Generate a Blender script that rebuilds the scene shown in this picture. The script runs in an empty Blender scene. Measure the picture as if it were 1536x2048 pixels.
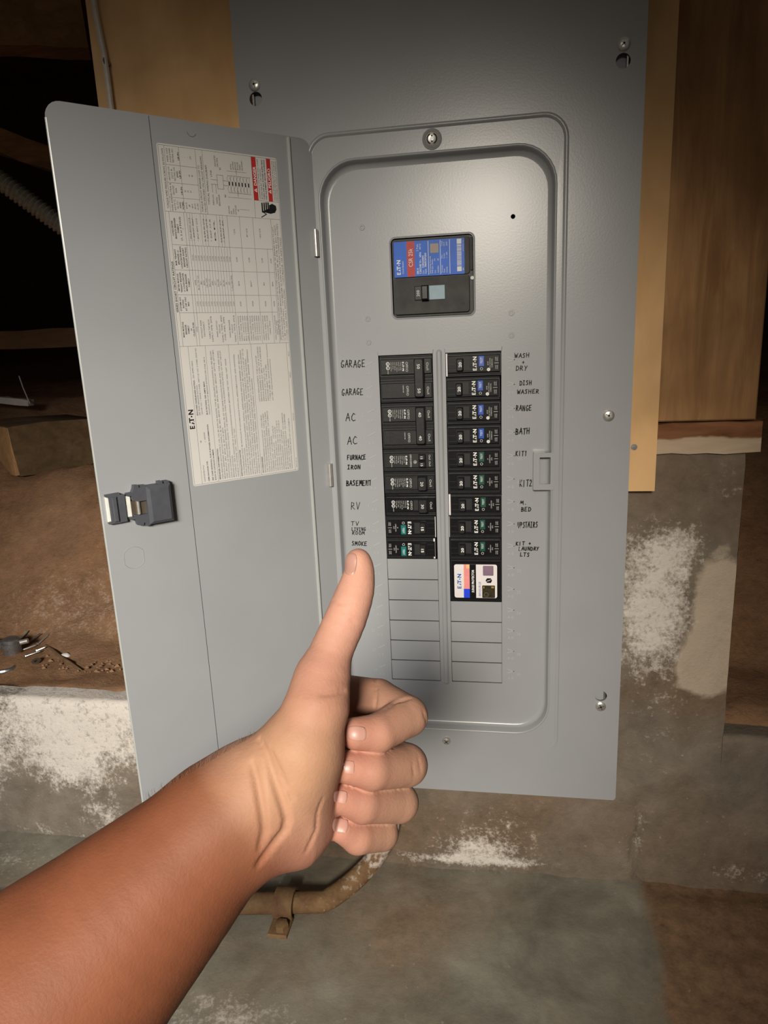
import bpy, bmesh, math, random
import numpy as np
from mathutils import Vector, Matrix, noise
from mathutils.geometry import tessellate_polygon
random.seed(7); np.random.seed(7)
SC = bpy.context.scene
COL = SC.collection

# ------------------------------------------------------------------ camera
F = 1379.2
IW, IH = 1536, 2048
_p, _y, _r = map(math.radians, (-13.52, 9.66, 2.48))
CAM = np.array([.1266, -.751, .010])
def _rot():
    cp, sp = math.cos(_p), math.sin(_p); cy, sy = math.cos(_y), math.sin(_y); cr, sr = math.cos(_r), math.sin(_r)
    return (np.array([[cy, -sy, 0], [sy, cy, 0], [0, 0, 1]]) @ np.array([[1, 0, 0], [0, cp, -sp], [0, sp, cp]])
            @ np.array([[cr, 0, sr], [0, 1, 0], [-sr, 0, cr]]))
RM = _rot()
cam = bpy.data.cameras.new('camera'); camo = bpy.data.objects.new('camera', cam); COL.objects.link(camo)
cam.sensor_fit = 'VERTICAL'; cam.sensor_height = 36.0; cam.lens = 36.0 * F / IH
cam.clip_start = 0.01
camo.matrix_world = Matrix(((RM[0, 0], RM[0, 2], -RM[0, 1], CAM[0]), (RM[1, 0], RM[1, 2], -RM[1, 1], CAM[1]),
                            (RM[2, 0], RM[2, 2], -RM[2, 1], CAM[2]), (0, 0, 0, 1)))
SC.camera = camo

# ------------------------------------------------------------------ world, lamps, exposure
wd = bpy.data.worlds.new('world'); SC.world = wd; wd.use_nodes = True
wd.node_tree.nodes['Background'].inputs[0].default_value = (1.0, .86, .70, 1)
wd.node_tree.nodes['Background'].inputs[1].default_value = .065
SC.view_settings.view_transform = 'Standard'; SC.view_settings.look = 'None'
SC.view_settings.gamma = 1.0; SC.view_settings.exposure = 0.0
try: SC.view_settings.use_curve_mapping = False
except Exception: pass
def lamp(name, kind, loc, target, energy, col, **kw):
    l = bpy.data.lights.new(name, kind); l.energy = energy; l.color = col
    for k, v in kw.items(): setattr(l, k, v)
    o = bpy.data.objects.new(name, l); COL.objects.link(o); o.location = loc
    o.rotation_euler = (Vector(target) - Vector(loc)).to_track_quat('-Z', 'Y').to_euler()
    return o
# two shaded bulbs in the cellar behind the viewer, reflectors tipped down towards the foot of the cabinet
lamp('cellar_lamp', 'SPOT', (.10, -2.0, .485), (-.09, 0, -.40), 172, (1, .915, .78), spot_size=math.radians(39), spot_blend=1.0, shadow_soft_size=.15)
lamp('cellar_lamp_2', 'SPOT', (-.22, -2.0, .51), (-.48, 0, -.52), 118, (1, .995, .96), spot_size=math.radians(42), spot_blend=1.0, shadow_soft_size=.20)

# ------------------------------------------------------------------ measuring helpers (pixel of the photo -> place in the room)
def ray(px, py): return RM @ np.array([(px - 768) / F, 1, (1024 - py) / F])
def at_y(px, py, y=0.): d = ray(px, py); return CAM + d * ((y - CAM[1]) / d[1])
def at_z(px, py, z): d = ray(px, py); return CAM + d * ((z - CAM[2]) / d[2])
def at_d(px, py, dep): return CAM + ray(px, py) * dep
DA = math.radians(135)
DD = np.array([math.cos(DA), -math.sin(DA), 0]); DN = np.array([math.sin(DA), math.cos(DA), 0]); DH = np.array([-.060, -.014, 0])

# ------------------------------------------------------------------ materials
MATS = {}
class NT:
    def __init__(s, name):
        m = bpy.data.materials.new(name); m.use_nodes = True; s.m = m; s.t = m.node_tree
        s.b = s.t.nodes['Principled BSDF']; MATS[name] = m
    def n(s, typ, **kw):
        nd = s.t.nodes.new(typ)
        for k, v in kw.items():
            if k.startswith('i_'):
                key = k[2:]; key = int(key) if key.isdigit() else key
                nd.inputs[key].default_value = v
            else: setattr(nd, k, v)
        return nd
    def l(s, a, b): s.t.links.new(a, b)
    def coords(s, scale=(1, 1, 1)):
        tc = s.n('ShaderNodeTexCoord'); mp = s.n('ShaderNodeMapping'); mp.inputs['Scale'].default_value = scale
        g = s.n('ShaderNodeNewGeometry'); s.l(g.outputs['Position'], mp.inputs['Vector']); return mp.outputs[0]
    def noise(s, co, scale, detail=4, rough=.55, dist=0):
        nd = s.n('ShaderNodeTexNoise'); nd.inputs['Scale'].default_value = scale; nd.inputs['Detail'].default_value = detail
        nd.inputs['Roughness'].default_value = rough; nd.inputs['Distortion'].default_value = dist
        s.l(co, nd.inputs['Vector']); return nd.outputs['Fac']
    def ramp(s, fac, stops):
        r = s.n('ShaderNodeValToRGB'); e = r.color_ramp.elements
        while len(e) < len(stops): e.new(.5)
        for i, (p, c) in enumerate(stops):
            e[i].position = p; e[i].color = (*c, 1) if len(c) == 3 else c
        s.l(fac, r.inputs[0]); return r.outputs[0]
    def mix(s, fac, a, b):
        m = s.n('ShaderNodeMix', data_type='RGBA')
        if isinstance(fac, float): m.inputs[0].default_value = fac
        else: s.l(fac, m.inputs[0])
        for v, i in ((a, 6), (b, 7)):
            if isinstance(v, tuple): m.inputs[i].default_value = (*v, 1)
            else: s.l(v, m.inputs[i])
        return m.outputs[2]
    def math(s, op, a, b=None, clamp=False):
        m = s.n('ShaderNodeMath', operation=op, use_clamp=clamp)
        for v, i in ((a, 0), (b, 1)):
            if v is None: continue
            if isinstance(v, (int, float)): m.inputs[i].default_value = v
            else: s.l(v, m.inputs[i])
        return m.outputs[0]
    def bump(s, h, strength=.3, dist=.001):
        b = s.n('ShaderNodeBump'); b.inputs['Strength'].default_value = strength; b.inputs['Distance'].default_value = dist
        s.l(h, b.inputs['Height']); s.l(b.outputs[0], s.b.inputs['Normal'])
    def attr(s, name):
        a = s.n('ShaderNodeAttribute', attribute_name=name); return a
    def col(s, c):
        if isinstance(c, tuple): s.b.inputs['Base Color'].default_value = (*c, 1)
        else: s.l(c, s.b.inputs['Base Color'])
    def set(s, rough=.5, metal=0, spec=.5):
        s.b.inputs['Roughness'].default_value = rough; s.b.inputs['Metallic'].default_value = metal
        s.b.inputs['Specular IOR Level'].default_value = spec
def plain(name, c, rough=.5, metal=0, spec=.5, var=.08, scale=120, bump=0):
    t = NT(name); co = t.coords(); nz = t.noise(co, scale, 3)
    t.col(t.ramp(nz, [(.3, tuple(max(0, x * (1 - var)) for x in c)), (.7, tuple(min(1, x * (1 + var)) for x in c))])); t.set(rough, metal, spec)
    if bump: t.bump(nz, bump, .0005)
    return t
# grey enamel of the cabinet, light orange peel
t = NT('grey_paint'); co = t.coords(); nz = t.noise(co, 14, 2)
t.col(t.ramp(nz, [(.3, (.318, .326, .342)), (.7, (.335, .342, .358))])); t.set(.27, 0, .5)
t.bump(t.noise(co, 520, 2, .5), .055, .0005)
t = NT('grey_paint_door'); co = t.coords(); nz = t.noise(co, 14, 2)
t.col(t.ramp(nz, [(.3, (.318, .326, .342)), (.7, (.335, .342, .358))])); t.set(.42, 0, .4)
t.bump(t.noise(co, 420, 2, .5), .05, .0005)
plain('grey_bead', (.40, .41, .40), .28, 0, .5, .03)  # paler than the enamel: highlight on raised edges and marks put into the colour
plain('black_plastic', (.017, .017, .018), .42, 0, .28, .2, 300, .1)
plain('black_gloss', (.009, .009, .010), .26, 0, .3, .2)
plain('grey_plastic', (.075, .078, .090), .5, 0, .4)
plain('dark_slot', (.006, .006, .006), .6)  # near-black: shade inside slots and the box put into the colour
plain('scuffed_black', (.028, .026, .025), .5, 0, .25, .5, 60, .1)
plain('print_white', (.86, .86, .84), .6, 0, .2, .04)
plain('print_grey', (.60, .60, .58), .6, 0, .2, .04)
plain('print_dark', (.04, .04, .04), .6, 0, .2)
plain('print_soft', (.16, .155, .15), .6, 0, .2)
plain('ink_black', (.012, .012, .012), .5, 0, .3)
plain('label_white', (.63, .61, .585), .45, 0, .4, .02, 20)
plain('label_red', (.50, .03, .028), .45, 0, .4)
plain('blue_print', (.025, .14, .66), .4, 0, .2, .12, 60)
plain('red_print', (.50, .05, .04), .4, 0, .2)
plain('test_blue', (.012, .075, .42), .35)
plain('test_green', (.010, .075, .050), .35)
plain('test_teal', (.010, .16, .145), .35)
plain('sticker_white', (.80, .76, .76), .25, 0, .5, .02)
plain('sticker_pink', (.85, .30, .30), .22)
plain('sticker_orange', (.9, .55, .25), .22)
plain('sticker_blue', (.03, .07, .80), .22)
plain('sticker_purple', (.24, .16, .22), .3)
plain('sticker_bronze', (.06, .048, .028), .22, .3, .5, .5, 400)
plain('gold_fleck', (.7, .42, .10), .25, .5)
plain('brown_seal', (.20, .13, .085), .4)
plain('logo_blue', (.025, .09, .42), .35)
plain('handle_blue', (.24, .36, .42), .45)
plain('steel', (.66, .64, .60), .33, .75, .5, .1)
plain('dull_steel', (.30, .30, .30), .38, .8, .5, .2, 300, .2)
plain('latch_rubber', (.72, .72, .66), .6)
plain('brass_shadow', (.30, .24, .18), .35, .8)  # brownish metal of washer, latch spring and sticker ring
plain('wire_white', (.55, .50, .44), .5)
plain('galvanised', (.40, .37, .31), .5, .35, .5, .25, 200, .2)
plain('stone', (.42, .36, .29), .9, 0, .2, .3, 200, .3)

def wood(name, c0, c1, grain, rough=.75, bump=.3, knots=True):
    t = NT(name); co = t.coords(grain); nz = t.noise(co, 9, 6, .6, .6)
    co2 = t.coords((1, 1, 1)); big = t.noise(co2, 7, 3, .5, .3)
    a = t.ramp(nz, [(.32, c0), (.68, c1)])
    dk = t.mix(t.ramp(big, [(.38, (.55,) * 3), (.62, (0,) * 3)]), a, tuple(x * .55 for x in c0))
    t.col(dk); t.set(rough, 0, .25); t.bump(nz, bump, .0015)
wood('plywood_face', (.68, .40, .18), (.78, .50, .25), (3, 3, .6), .7, .1)
wood('timber_old', (.27, .135, .055), (.50, .28, .125), (6, 6, .7), .8, .5)
wood('beam_dark', (.26, .14, .07), (.40, .23, .11), (1, 8, 8), .85, .5)
wood('block_wood', (.12, .070, .034), (.21, .13, .065), (2, 6, 6), .85, .5)
wood('end_grain', (.45, .24, .10), (.62, .36, .17), (5, 5, 5), .85, .4)

# concrete: efflorescence (R), brown soil staining (G), bare grey (B) come from the vertex attribute, broken up by noise
def concrete(name, grey, brown, white, rough=.9, bump=.65, fine=1.0):
    t = NT(name); co = t.coords()
    at = t.attr('stain'); sp = t.n('ShaderNodeSeparateColor'); t.l(at.outputs['Color'], sp.inputs[0])
    n0 = t.noise(co, 5, 5, .6, .4); n1 = t.noise(co, 13, 8, .68, .3); n2 = t.noise(co, 60, 10, .80, .2); n3 = t.noise(co, 220, 6, .7); n4 = t.noise(co, 110, 4, .6)
    dark = tuple(x * .62 for x in grey); lite = tuple(min(1, x * 1.32) for x in grey)
    base = t.mix(t.ramp(n1, [(.30, (0,) * 3), (.70, (1,) * 3)]), dark, lite)
    bf = t.math('ADD', t.math('MULTIPLY', sp.outputs[1], 1.3), t.math('MULTIPLY', t.math('SUBTRACT', n0, .5), 2.0))
    base = t.mix(t.math('SUBTRACT', bf, .12, True), base, t.mix(t.ramp(n2, [(.33, (0,) * 3), (.67, (1,) * 3)]), tuple(x * .62 for x in brown), tuple(x * 1.35 for x in brown)))
    pf = t.math('MULTIPLY', t.math('SUBTRACT', t.math('ADD', sp.outputs[2], t.math('MULTIPLY', t.math('SUBTRACT', n1, .5), 1.3)), .4), 5.0, True)
    base = t.mix(pf, base, t.mix(n2, (.42, .34, .26), (.58, .48, .375)))
    wf = t.math('ADD', sp.outputs[0], t.math('ADD', t.math('MULTIPLY', t.math('SUBTRACT', n2, .5), 1.9), t.math('MULTIPLY', t.math('SUBTRACT', n3, .5), 1.3)))
    wf = t.math('MULTIPLY', t.math('SUBTRACT', wf, .40), 2.0, True)
    wf = t.math('MULTIPLY', wf, t.math('MULTIPLY', sp.outputs[0], 3.0, True), True)
    base = t.mix(wf, base, t.mix(n3, tuple(x * .80 for x in white), white))
    dk = t.math('MULTIPLY', t.math('SUBTRACT', .41, n2), 4.0, True)
    base = t.mix(t.math('MULTIPLY', dk, .6), base, tuple(x * .35 for x in brown))
    fl = t.math('MULTIPLY', t.math('SUBTRACT', n4, .70 - .02 * fine), 9.0, True)          # small pale grains
    base = t.mix(t.math('MULTIPLY', fl, .6), base, tuple(x * .8 for x in white))
    t.col(base); t.set(rough, 0, .2)
    h = t.math('ADD', t.math('MULTIPLY', n1, 1.2), t.math('ADD', t.math('MULTIPLY', n2, .8), t.math('MULTIPLY', n3, .35))); t.bump(h, bump, .005)
concrete('concrete', (.22, .185, .148), (.185, .118, .072), (.78, .71, .64))
concrete('concrete_floor', (.225, .208, .165), (.22, .135, .080), (.60, .54, .48), bump=.30)
concrete('dirt', (.38, .225, .13), (.30, .155, .078), (.66, .49, .38), bump=1.0)
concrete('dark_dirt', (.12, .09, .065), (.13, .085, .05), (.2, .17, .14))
t = NT('rusty_pipe'); co = t.coords(); nz = t.noise(co, 40, 6, .7); n2 = t.noise(co, 150, 4)
at = t.attr('stain'); sp = t.n('ShaderNodeSeparateColor'); t.l(at.outputs['Color'], sp.inputs[0])
b = t.ramp(nz, [(.3, (.13, .065, .035)), (.55, (.21, .125, .06)), (.75, (.30, .20, .09))])
wf = t.math('MULTIPLY', t.math('SUBTRACT', t.math('ADD', sp.outputs[0], t.math('MULTIPLY', t.math('SUBTRACT', n2, .5), 1.6)), .45), 3, True)
t.col(t.mix(wf, b, (.55, .47, .42))); t.set(.8, 0, .3); t.bump(n2, .5, .002)
# sill: brown timber, lower part smeared with pale mortar
t = NT('sill_wood'); co = t.coords((1.2, 6, 9)); nz = t.noise(co, 9, 6, .6, .5); g = t.n('ShaderNodeNewGeometry')
s3 = t.n('ShaderNodeSeparateXYZ'); t.l(g.outputs['Position'], s3.inputs[0])
edge = t.math('ADD', s3.outputs[2], t.math('MULTIPLY', t.math('SUBTRACT', t.noise(t.coords(), 14, 4), .5), .022))
mf = t.math('MULTIPLY', t.math('SUBTRACT', -.0985, edge), 400, True)
t.col(t.mix(mf, t.ramp(nz, [(.3, (.13, .05, .022)), (.7, (.28, .13, .06))]), t.ramp(nz, [(.3, (.42, .31, .21)), (.7, (.55, .43, .31))])))
t.set(.85, 0, .2); t.bump(nz, .5, .002)
# skin: tone varies over the arm (tan forearm, pinker palm and finger ends)
t = NT('skin'); co = t.coords(); at = t.attr('tone')
n1 = t.noise(co, 45, 4, .55); n2 = t.noise(co, 700, 3, .6); n3 = t.noise(co, 160, 3, .6)
v = t.math('ADD', .78, t.math('MULTIPLY', n1, .44))
hsv = t.n('ShaderNodeHueSaturation'); t.l(at.outputs['Color'], hsv.inputs['Color']); t.l(v, hsv.inputs['Value'])
t.col(hsv.outputs[0]); t.set(.58, 0, .22)
t.b.inputs['Subsurface Weight'].default_value = .06
t.b.inputs['Subsurface Radius'].default_value = (.006, .0025, .0015); t.b.inputs['Subsurface Scale'].default_value = 1.0
t.bump(t.math('ADD', n2, t.math('MULTIPLY', n3, 1.2)), .22, .0008)
plain('nail', (.47, .255, .205), .38, 0, .4, .06, 60)
plain('hair', (.10, .06, .035), .6)

# ------------------------------------------------------------------ mesh builder
def glyph_cache():
    cache = {}
    def get(ch, bold):
        k = (ch, bold)
        if k in cache: return cache[k]
        cu = bpy.data.curves.new('g', 'FONT'); cu.resolution_u = 2; cu.fill_mode = 'FRONT'
        if bold: cu.offset = .022
        ob = bpy.data.objects.new('g', cu); COL.objects.link(ob)
        def ev(s):
            cu.body = s; dg = bpy.context.evaluated_depsgraph_get(); me = bpy.data.meshes.new_from_object(ob.evaluated_get(dg))
            vs = np.array([v.co[:2] for v in me.vertices]).reshape(-1, 2); fs = [tuple(p.vertices) for p in me.polygons]
            bpy.data.meshes.remove(me); return vs, fs
        a, _ = ev('HH'); b, _ = ev('H' + ch + 'H')
        adv = b[:, 0].max() - a[:, 0].max()
        vs, fs = ev(ch)
        bpy.data.objects.remove(ob); bpy.data.curves.remove(cu)
        cache[k] = (vs, fs, adv); return cache[k]
    return get
GLYPH = glyph_cache()

class Fr:
    """local frame in millimetres: u, v in the face, w out of it"""
    def __init__(s, o, u, v, w): s.o, s.u, s.v, s.w = [np.array(x, float) for x in (o, u, v, w)]
    def p(s, a, b, c): return s.o + (s.u * a + s.v * b + s.w * c) * .001
PF = Fr((0, 0, 0), (1, 0, 0), (0, 0, 1), (0, -1, 0))                     # dead front of the cabinet
DF = Fr(DH, -DD, (0, 0, 1), DN)                                          # inside of the door, u = -s
WORLD = Fr((0, 0, 0), (1000, 0, 0), (0, 1000, 0), (0, 0, 1000))          # metres

def rrect(u0, u1, v0, v1, r, n=6):
    pts = []
    for cx, cy, a0 in ((u1 - r, v1 - r, 0), (u0 + r, v1 - r, 90), (u0 + r, v0 + r, 180), (u1 - r, v0 + r, 270)):
        for i in range(n + 1):
            a = math.radians(a0 + 90 * i / n); pts.append((cx + r * math.cos(a), cy + r * math.sin(a)))
    return pts
def circle(cx, cy, r, n=20): return [(cx + r * math.cos(2 * math.pi * i / n), cy + r * math.sin(2 * math.pi * i / n)) for i in range(n)]

class MB:
    def __init__(s): s.v = []; s.f = []; s.m = []; s.mats = []
    def mi(s, m):
        if m not in s.mats: s.mats.append(m)
        return s.mats.index(m)
    def add(s, vs, fs, m):
        b = len(s.v); s.v.extend([tuple(x) for x in vs]); k = s.mi(m)
        for f in fs: s.f.append(tuple(i + b for i in f)); s.m.append(k)
    def prism(s, fr, poly, w0, w1, m, cap0=True, inset=0):
        n = len(poly); c = np.mean(poly, axis=0)
        top = poly if not inset else [tuple(c + (np.array(p) - c) * (1 - inset / max(1e-6, np.linalg.norm(np.array(p) - c)))) for p in poly]
        vs = [fr.p(a, b, w0) for a, b in poly] + [fr.p(a, b, w1) for a, b in top]
        fs = [(i, (i + 1) % n, n + (i + 1) % n, n + i) for i in range(n)] + [tuple(range(n, 2 * n))]
        if cap0: fs.append(tuple(reversed(range(n))))
        s.add(vs, fs, m)
    def box(s, fr, u0, u1, v0, v1, w0, w1, m, ch=0):
        if ch:
            vs = [fr.p(*x) for x in ((u0, v0, w0), (u1, v0, w0), (u1, v1, w0), (u0, v1, w0), (u0, v0, w1 - ch), (u1, v0, w1 - ch), (u1, v1, w1 - ch), (u0, v1, w1 - ch),
                                     (u0 + ch, v0 + ch, w1), (u1 - ch, v0 + ch, w1), (u1 - ch, v1 - ch, w1), (u0 + ch, v1 - ch, w1))]
            fs = [(3, 2, 1, 0), (0, 1, 5, 4), (1, 2, 6, 5), (2, 3, 7, 6), (3, 0, 4, 7), (4, 5, 9, 8), (5, 6, 10, 9), (6, 7, 11, 10), (7, 4, 8, 11), (8, 9, 10, 11)]
            s.add(vs, fs, m)
        else: s.prism(fr, [(u0, v0), (u1, v0), (u1, v1), (u0, v1)], w0, w1, m)
    def flat(s, fr, poly, w, m): s.add([fr.p(a, b, w) for a, b in poly], [tuple(range(len(poly)))], m)
    def rect(s, fr, u0, u1, v0, v1, w, m): s.flat(fr, [(u0, v0), (u1, v0), (u1, v1), (u0, v1)], w, m)
    def plate(s, fr, outer, holes, w0, w1, m):
        loops = [outer] + holes
        tri = tessellate_polygon([[Vector((a, b, 0)) for a, b in lp] for lp in loops])
        pts = [p for lp in loops for p in lp]; n = len(pts)
        vs = [fr.p(a, b, w1) for a, b in pts] + [fr.p(a, b, w0) for a, b in pts]
        def ori(t):
            (ax, ay), (bx, by), (cx, cy) = [pts[i] for i in t]
            return t if (bx - ax) * (cy - ay) - (by - ay) * (cx - ax) > 0 else (t[0], t[2], t[1])
        fs = [ori(t) for t in tri]; fs = fs + [tuple(n + i for i in reversed(f)) for f in fs]
        b = 0
        for lp in loops:
            k = len(lp)
            for i in range(k): fs.append((b + i, n + b + i, n + b + (i + 1) % k, b + (i + 1) % k))
            b += k
        s.add(vs, fs, m)
    def loft(s, fr, loops, m):
        n = len(loops[0][0]); vs = []; fs = []
        for poly, w in loops: vs += [fr.p(a, b, w(b) if callable(w) else w) for a, b in poly]
        for j in range(len(loops) - 1):
            for i in range(n): fs.append((j * n + i, j * n + (i + 1) % n, (j + 1) * n + (i + 1) % n, (j + 1) * n + i))
        s.add(vs, fs, m)
    def lathe(s, fr, cu, cv, prof, m, n=20):
        s.loft(fr, [(circle(cu, cv, max(r, .01), n), w) for r, w in prof], m)
    def tube(s, pts, r, m, n=8, cap=True):
        pts = [np.array(p, float) for p in pts]; k = len(pts); rs = r if hasattr(r, '__len__') else [r] * k
        vs = []; up = None
        for i in range(k):
            tg = pts[min(i + 1, k - 1)] - pts[max(i - 1, 0)]; tg /= np.linalg.norm(tg) + 1e-12
            if up is None: up = np.cross(tg, (0, 0, 1) if abs(tg[2]) < .9 else (1, 0, 0))
            up = up - tg * (up @ tg); up /= np.linalg.norm(up) + 1e-12; sd = np.cross(tg, up)
            for j in range(n):
                a = 2 * math.pi * j / n; vs.append(pts[i] + (up * math.cos(a) + sd * math.sin(a)) * rs[i])
        fs = [(i * n + j, i * n + (j + 1) % n, (i + 1) * n + (j + 1) % n, (i + 1) * n + j) for i in range(k - 1) for j in range(n)]
        if cap: fs += [tuple(reversed(range(n))), tuple(range((k - 1) * n, k * n))]
        s.add(vs, fs, m)
    def text(s, fr, st, u, v, size, w, m, rot=0, xs=1.0, bold=False, align='L', fit=None):
        """size = cap height in mm; fit = total length in mm"""
        k = size / .70; pen = 0; items = []
        for ch in st:
            if ch == ' ': pen += .30; continue
            g = GLYPH(ch, bold); items.append((g, pen)); pen += g[2]
        if fit and pen: xs = fit / (pen * k)
        off = {'L': 0, 'C': -pen / 2, 'R': -pen}[align]
        ca, sa = math.cos(math.radians(rot)), math.sin(math.radians(rot))
        for (vs, fs, _), px in items:
            if not len(vs): continue
            x = (vs[:, 0] + px + off) * k * xs; y = vs[:, 1] * k
            s.add([fr.p(u + a * ca - b * sa, v + a * sa + b * ca, w) for a, b in zip(x, y)], fs, m)
    def stroke(s, fr, pts, wd, w, m):
        pts = [np.array(p, float) for p in pts]
        for a, b in zip(pts[:-1], pts[1:]):
            d = b - a; L = np.linalg.norm(d)
            if L < 1e-6: continue
            d /= L; nn = np.array([-d[1], d[0]]) * wd / 2; e = d * wd * .35
            s.flat(fr, [a - e - nn, b + e - nn, b + e + nn, a - e + nn], w, m)
    def logo(s, fr, u, v, h, L, w, m, rot=0):
        """the maker's name as it is drawn: E, split A joined to T, a dot, N. h = height, L = length"""
        ca, sa = math.cos(math.radians(rot)), math.sin(math.radians(rot))
        def P(poly): s.flat(fr, [(u + (a * L) * ca - (b * h) * sa, v + (a * L) * sa + (b * h) * ca) for a, b in poly], w, m)
        for a in (((0, 0), (.055, 0), (.055, 1), (0, 1)), ((.05, 0), (.17, 0), (.17, .2), (.05, .2)), ((.05, .4), (.15, .4), (.15, .6), (.05, .6)), ((.05, .8), (.17, .8), (.17, 1), (.05, 1)),
                  ((.22, 0), (.29, 0), (.345, .42), (.30, .62)), ((.345, 0), (.395, 0), (.37, .22)), ((.30, .78), (.58, .78), (.58, 1), (.33, 1)), ((.43, 0), (.50, 0), (.50, .8), (.43, .8))): P(a)
        P([(.645 + .042 * math.cos(i * math.pi / 6), .42 + .17 * math.sin(i * math.pi / 6)) for i in range(12)])
        for a in (((.74, 0), (.80, 0), (.80, 1), (.74, 1)), ((.94, 0), (1, 0), (1, 1), (.94, 1)), ((.80, 1), (.80, .62), (.94, 0), (.94, .38))): P(a)
    def build(s, name, parent=None, origin=None, smooth=40, loc=None):
        org = np.array(origin if origin is not None else (ORG.get(parent.name, (0, 0, 0)) if parent else (0, 0, 0)), float)
        me = bpy.data.meshes.new(name)
        me.from_pydata([tuple(np.array(x) - org) for x in s.v], [], s.f)
        for m in s.mats: me.materials.append(MATS[m])
        me.polygons.foreach_set('material_index', s.m); 
        if smooth:
            me.polygons.foreach_set('use_smooth', [True] * len(me.polygons))
            try: me.set_sharp_from_angle(angle=math.radians(smooth))
            except Exception: pass
        me.update(); ob = bpy.data.objects.new(name, me); COL.objects.link(ob)
        if parent: ob.parent = parent; ORG[ob.name] = ORG.get(parent.name, (0, 0, 0))
        else: ob.location = org; ORG[ob.name] = tuple(org)
        return ob
ORG = {}
def tag(o, label=None, cat=None, group=None, kind=None):
    for k, v in (('label', label), ('category', cat), ('group', group), ('kind', kind)):
        if v: o[k] = v
    return o
def thing(name, loc, label, cat, group=None):
    o = bpy.data.objects.new(name, None); COL.objects.link(o); o.location = tuple(loc); o.empty_display_size = .02
    ORG[o.name] = tuple(loc); return tag(o, label, cat, group)
def copy_tree(o, parent=None):
    c = o.copy(); COL.objects.link(c); c.parent = parent
    for ch in list(o.children):
        if not ch.name.startswith('edge_label'): copy_tree(ch, c)
    return c
def grid_mesh(name, pts, mat, stain=None, smooth=True, flip=False, keep=None):
    """pts: array (nx, ny, 3)"""
    nx, ny, _ = pts.shape; idx = np.arange(nx * ny).reshape(nx, ny)
    a, b, c, d = idx[:-1, :-1], idx[1:, :-1], idx[1:, 1:], idx[:-1, 1:]
    q = np.stack([a, b, c, d] if not flip else [a, d, c, b], -1).reshape(-1, 4)
    if keep is not None: q = q[keep.reshape(-1)]
    me = bpy.data.meshes.new(name); me.from_pydata(pts.reshape(-1, 3).tolist(), [], q.tolist())
    me.materials.append(MATS[mat]); me.polygons.foreach_set('use_smooth', [smooth] * len(me.polygons))
    if stain is not None:
        ca = me.color_attributes.new('stain', 'FLOAT_COLOR', 'POINT')
        st = np.ones((nx * ny, 4)); st[:, :3] = stain.reshape(-1, 3); ca.data.foreach_set('color', st.ravel())
    me.update(); ob = bpy.data.objects.new(name, me); COL.objects.link(ob); return ob

def nz3(P, sc, off=0, octv=4):
    out = np.empty(P.shape[:-1]); it = P.reshape(-1, 3) * sc + off
    r = [noise.fractal(Vector(p), 1.0, 2.0, octv) for p in it]
    return np.array(r).reshape(out.shape)
def blob(X, Z, cx, cz, sx, sz, rot=0):
    c, s = math.cos(rot), math.sin(rot); dx, dz = X - cx, Z - cz
    return np.exp(-(((dx * c + dz * s) / sx) ** 2 + ((-dx * s + dz * c) / sz) ** 2))

# ================================================================== the setting
ZF = -.668; YW = .030
def panelrough(P, amp):
    return amp * (nz3(P, 9, 3.1) * .7 + nz3(P, 38, 7.7) * .35)
def wall_piece(name, x0, x1, ztop, depth, stainf, mat='concrete', hole=None, amp=.004, side=None, stepx=.009):
    xs = np.arange(x0, x1 + 1e-6, stepx); xs[-1] = x1
    zs = np.arange(ZF - .03, ztop, .009); ys = np.arange(0, depth + 1e-6, .012)
    prof = [(YW, z) for z in zs] + [(YW + y, ztop) for y in ys]
    pts = np.zeros((len(xs), len(prof), 3))
    for j, (y, z) in enumerate(prof): pts[:, j, 0] = xs; pts[:, j, 1] = y; pts[:, j, 2] = z
    n = panelrough(pts, amp)
    nf = len(zs)
    pts[:, :nf, 1] += n[:, :nf]; pts[:, nf:, 2] += n[:, nf:] * .9
    pts[:, nf, 1] += .003; pts[:, nf - 1, 1] += .001
    if x1 < .4 and x0 > -.3:   # vertical crack near the corner
        ck = np.abs(pts[:, :nf, 0] - .299 - nz3(pts[:, :nf] * np.array([0, 0, 1.]), 25) * .006); pts[:, :nf, 1] += .011 * np.exp(-(ck / .0045) ** 2) * np.clip((-.53 - pts[:, :nf, 2]) / .03, 0, 1)
    st = stainf(pts)
    keep = None
    if hole:
        cx = (pts[:-1, :-1, 0] + pts[1:, 1:, 0]) / 2; cz = (pts[:-1, :-1, 2] + pts[1:, 1:, 2]) / 2
        keep = ~((cx > hole[0]) & (cx < hole[1]) & (cz > hole[2]) & (cz < hole[3]))
    o = grid_mesh(name, pts, mat, st, keep=keep); return tag(o, kind='structure')
def st_left(P):
    X, Z = P[..., 0], P[..., 2]; s = np.zeros(P.shape)
    s[..., 0] = .48 + .66 * np.clip((Z + .60) / .10, 0, 1) * np.clip((Z * -1 - .40) / .02, 0, 1)
    s[..., 0] *= .62 + .38 * blob(X, Z, -.46, -.50, .28, .11)
    s[..., 0] = np.clip(s[..., 0] + nz3(P, 11, 2.5, 5) * .55 - .06, .12, 1)
    s[..., 1] = .12 + .5 * blob(X, Z, -.4, -.43, 3, .012)
    return s
o = wall_piece('wall_left', -2.36, -.245, -.447, .04, st_left)
tag(o, 'low concrete wall covered in white efflorescence below the dirt', 'wall')
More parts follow.
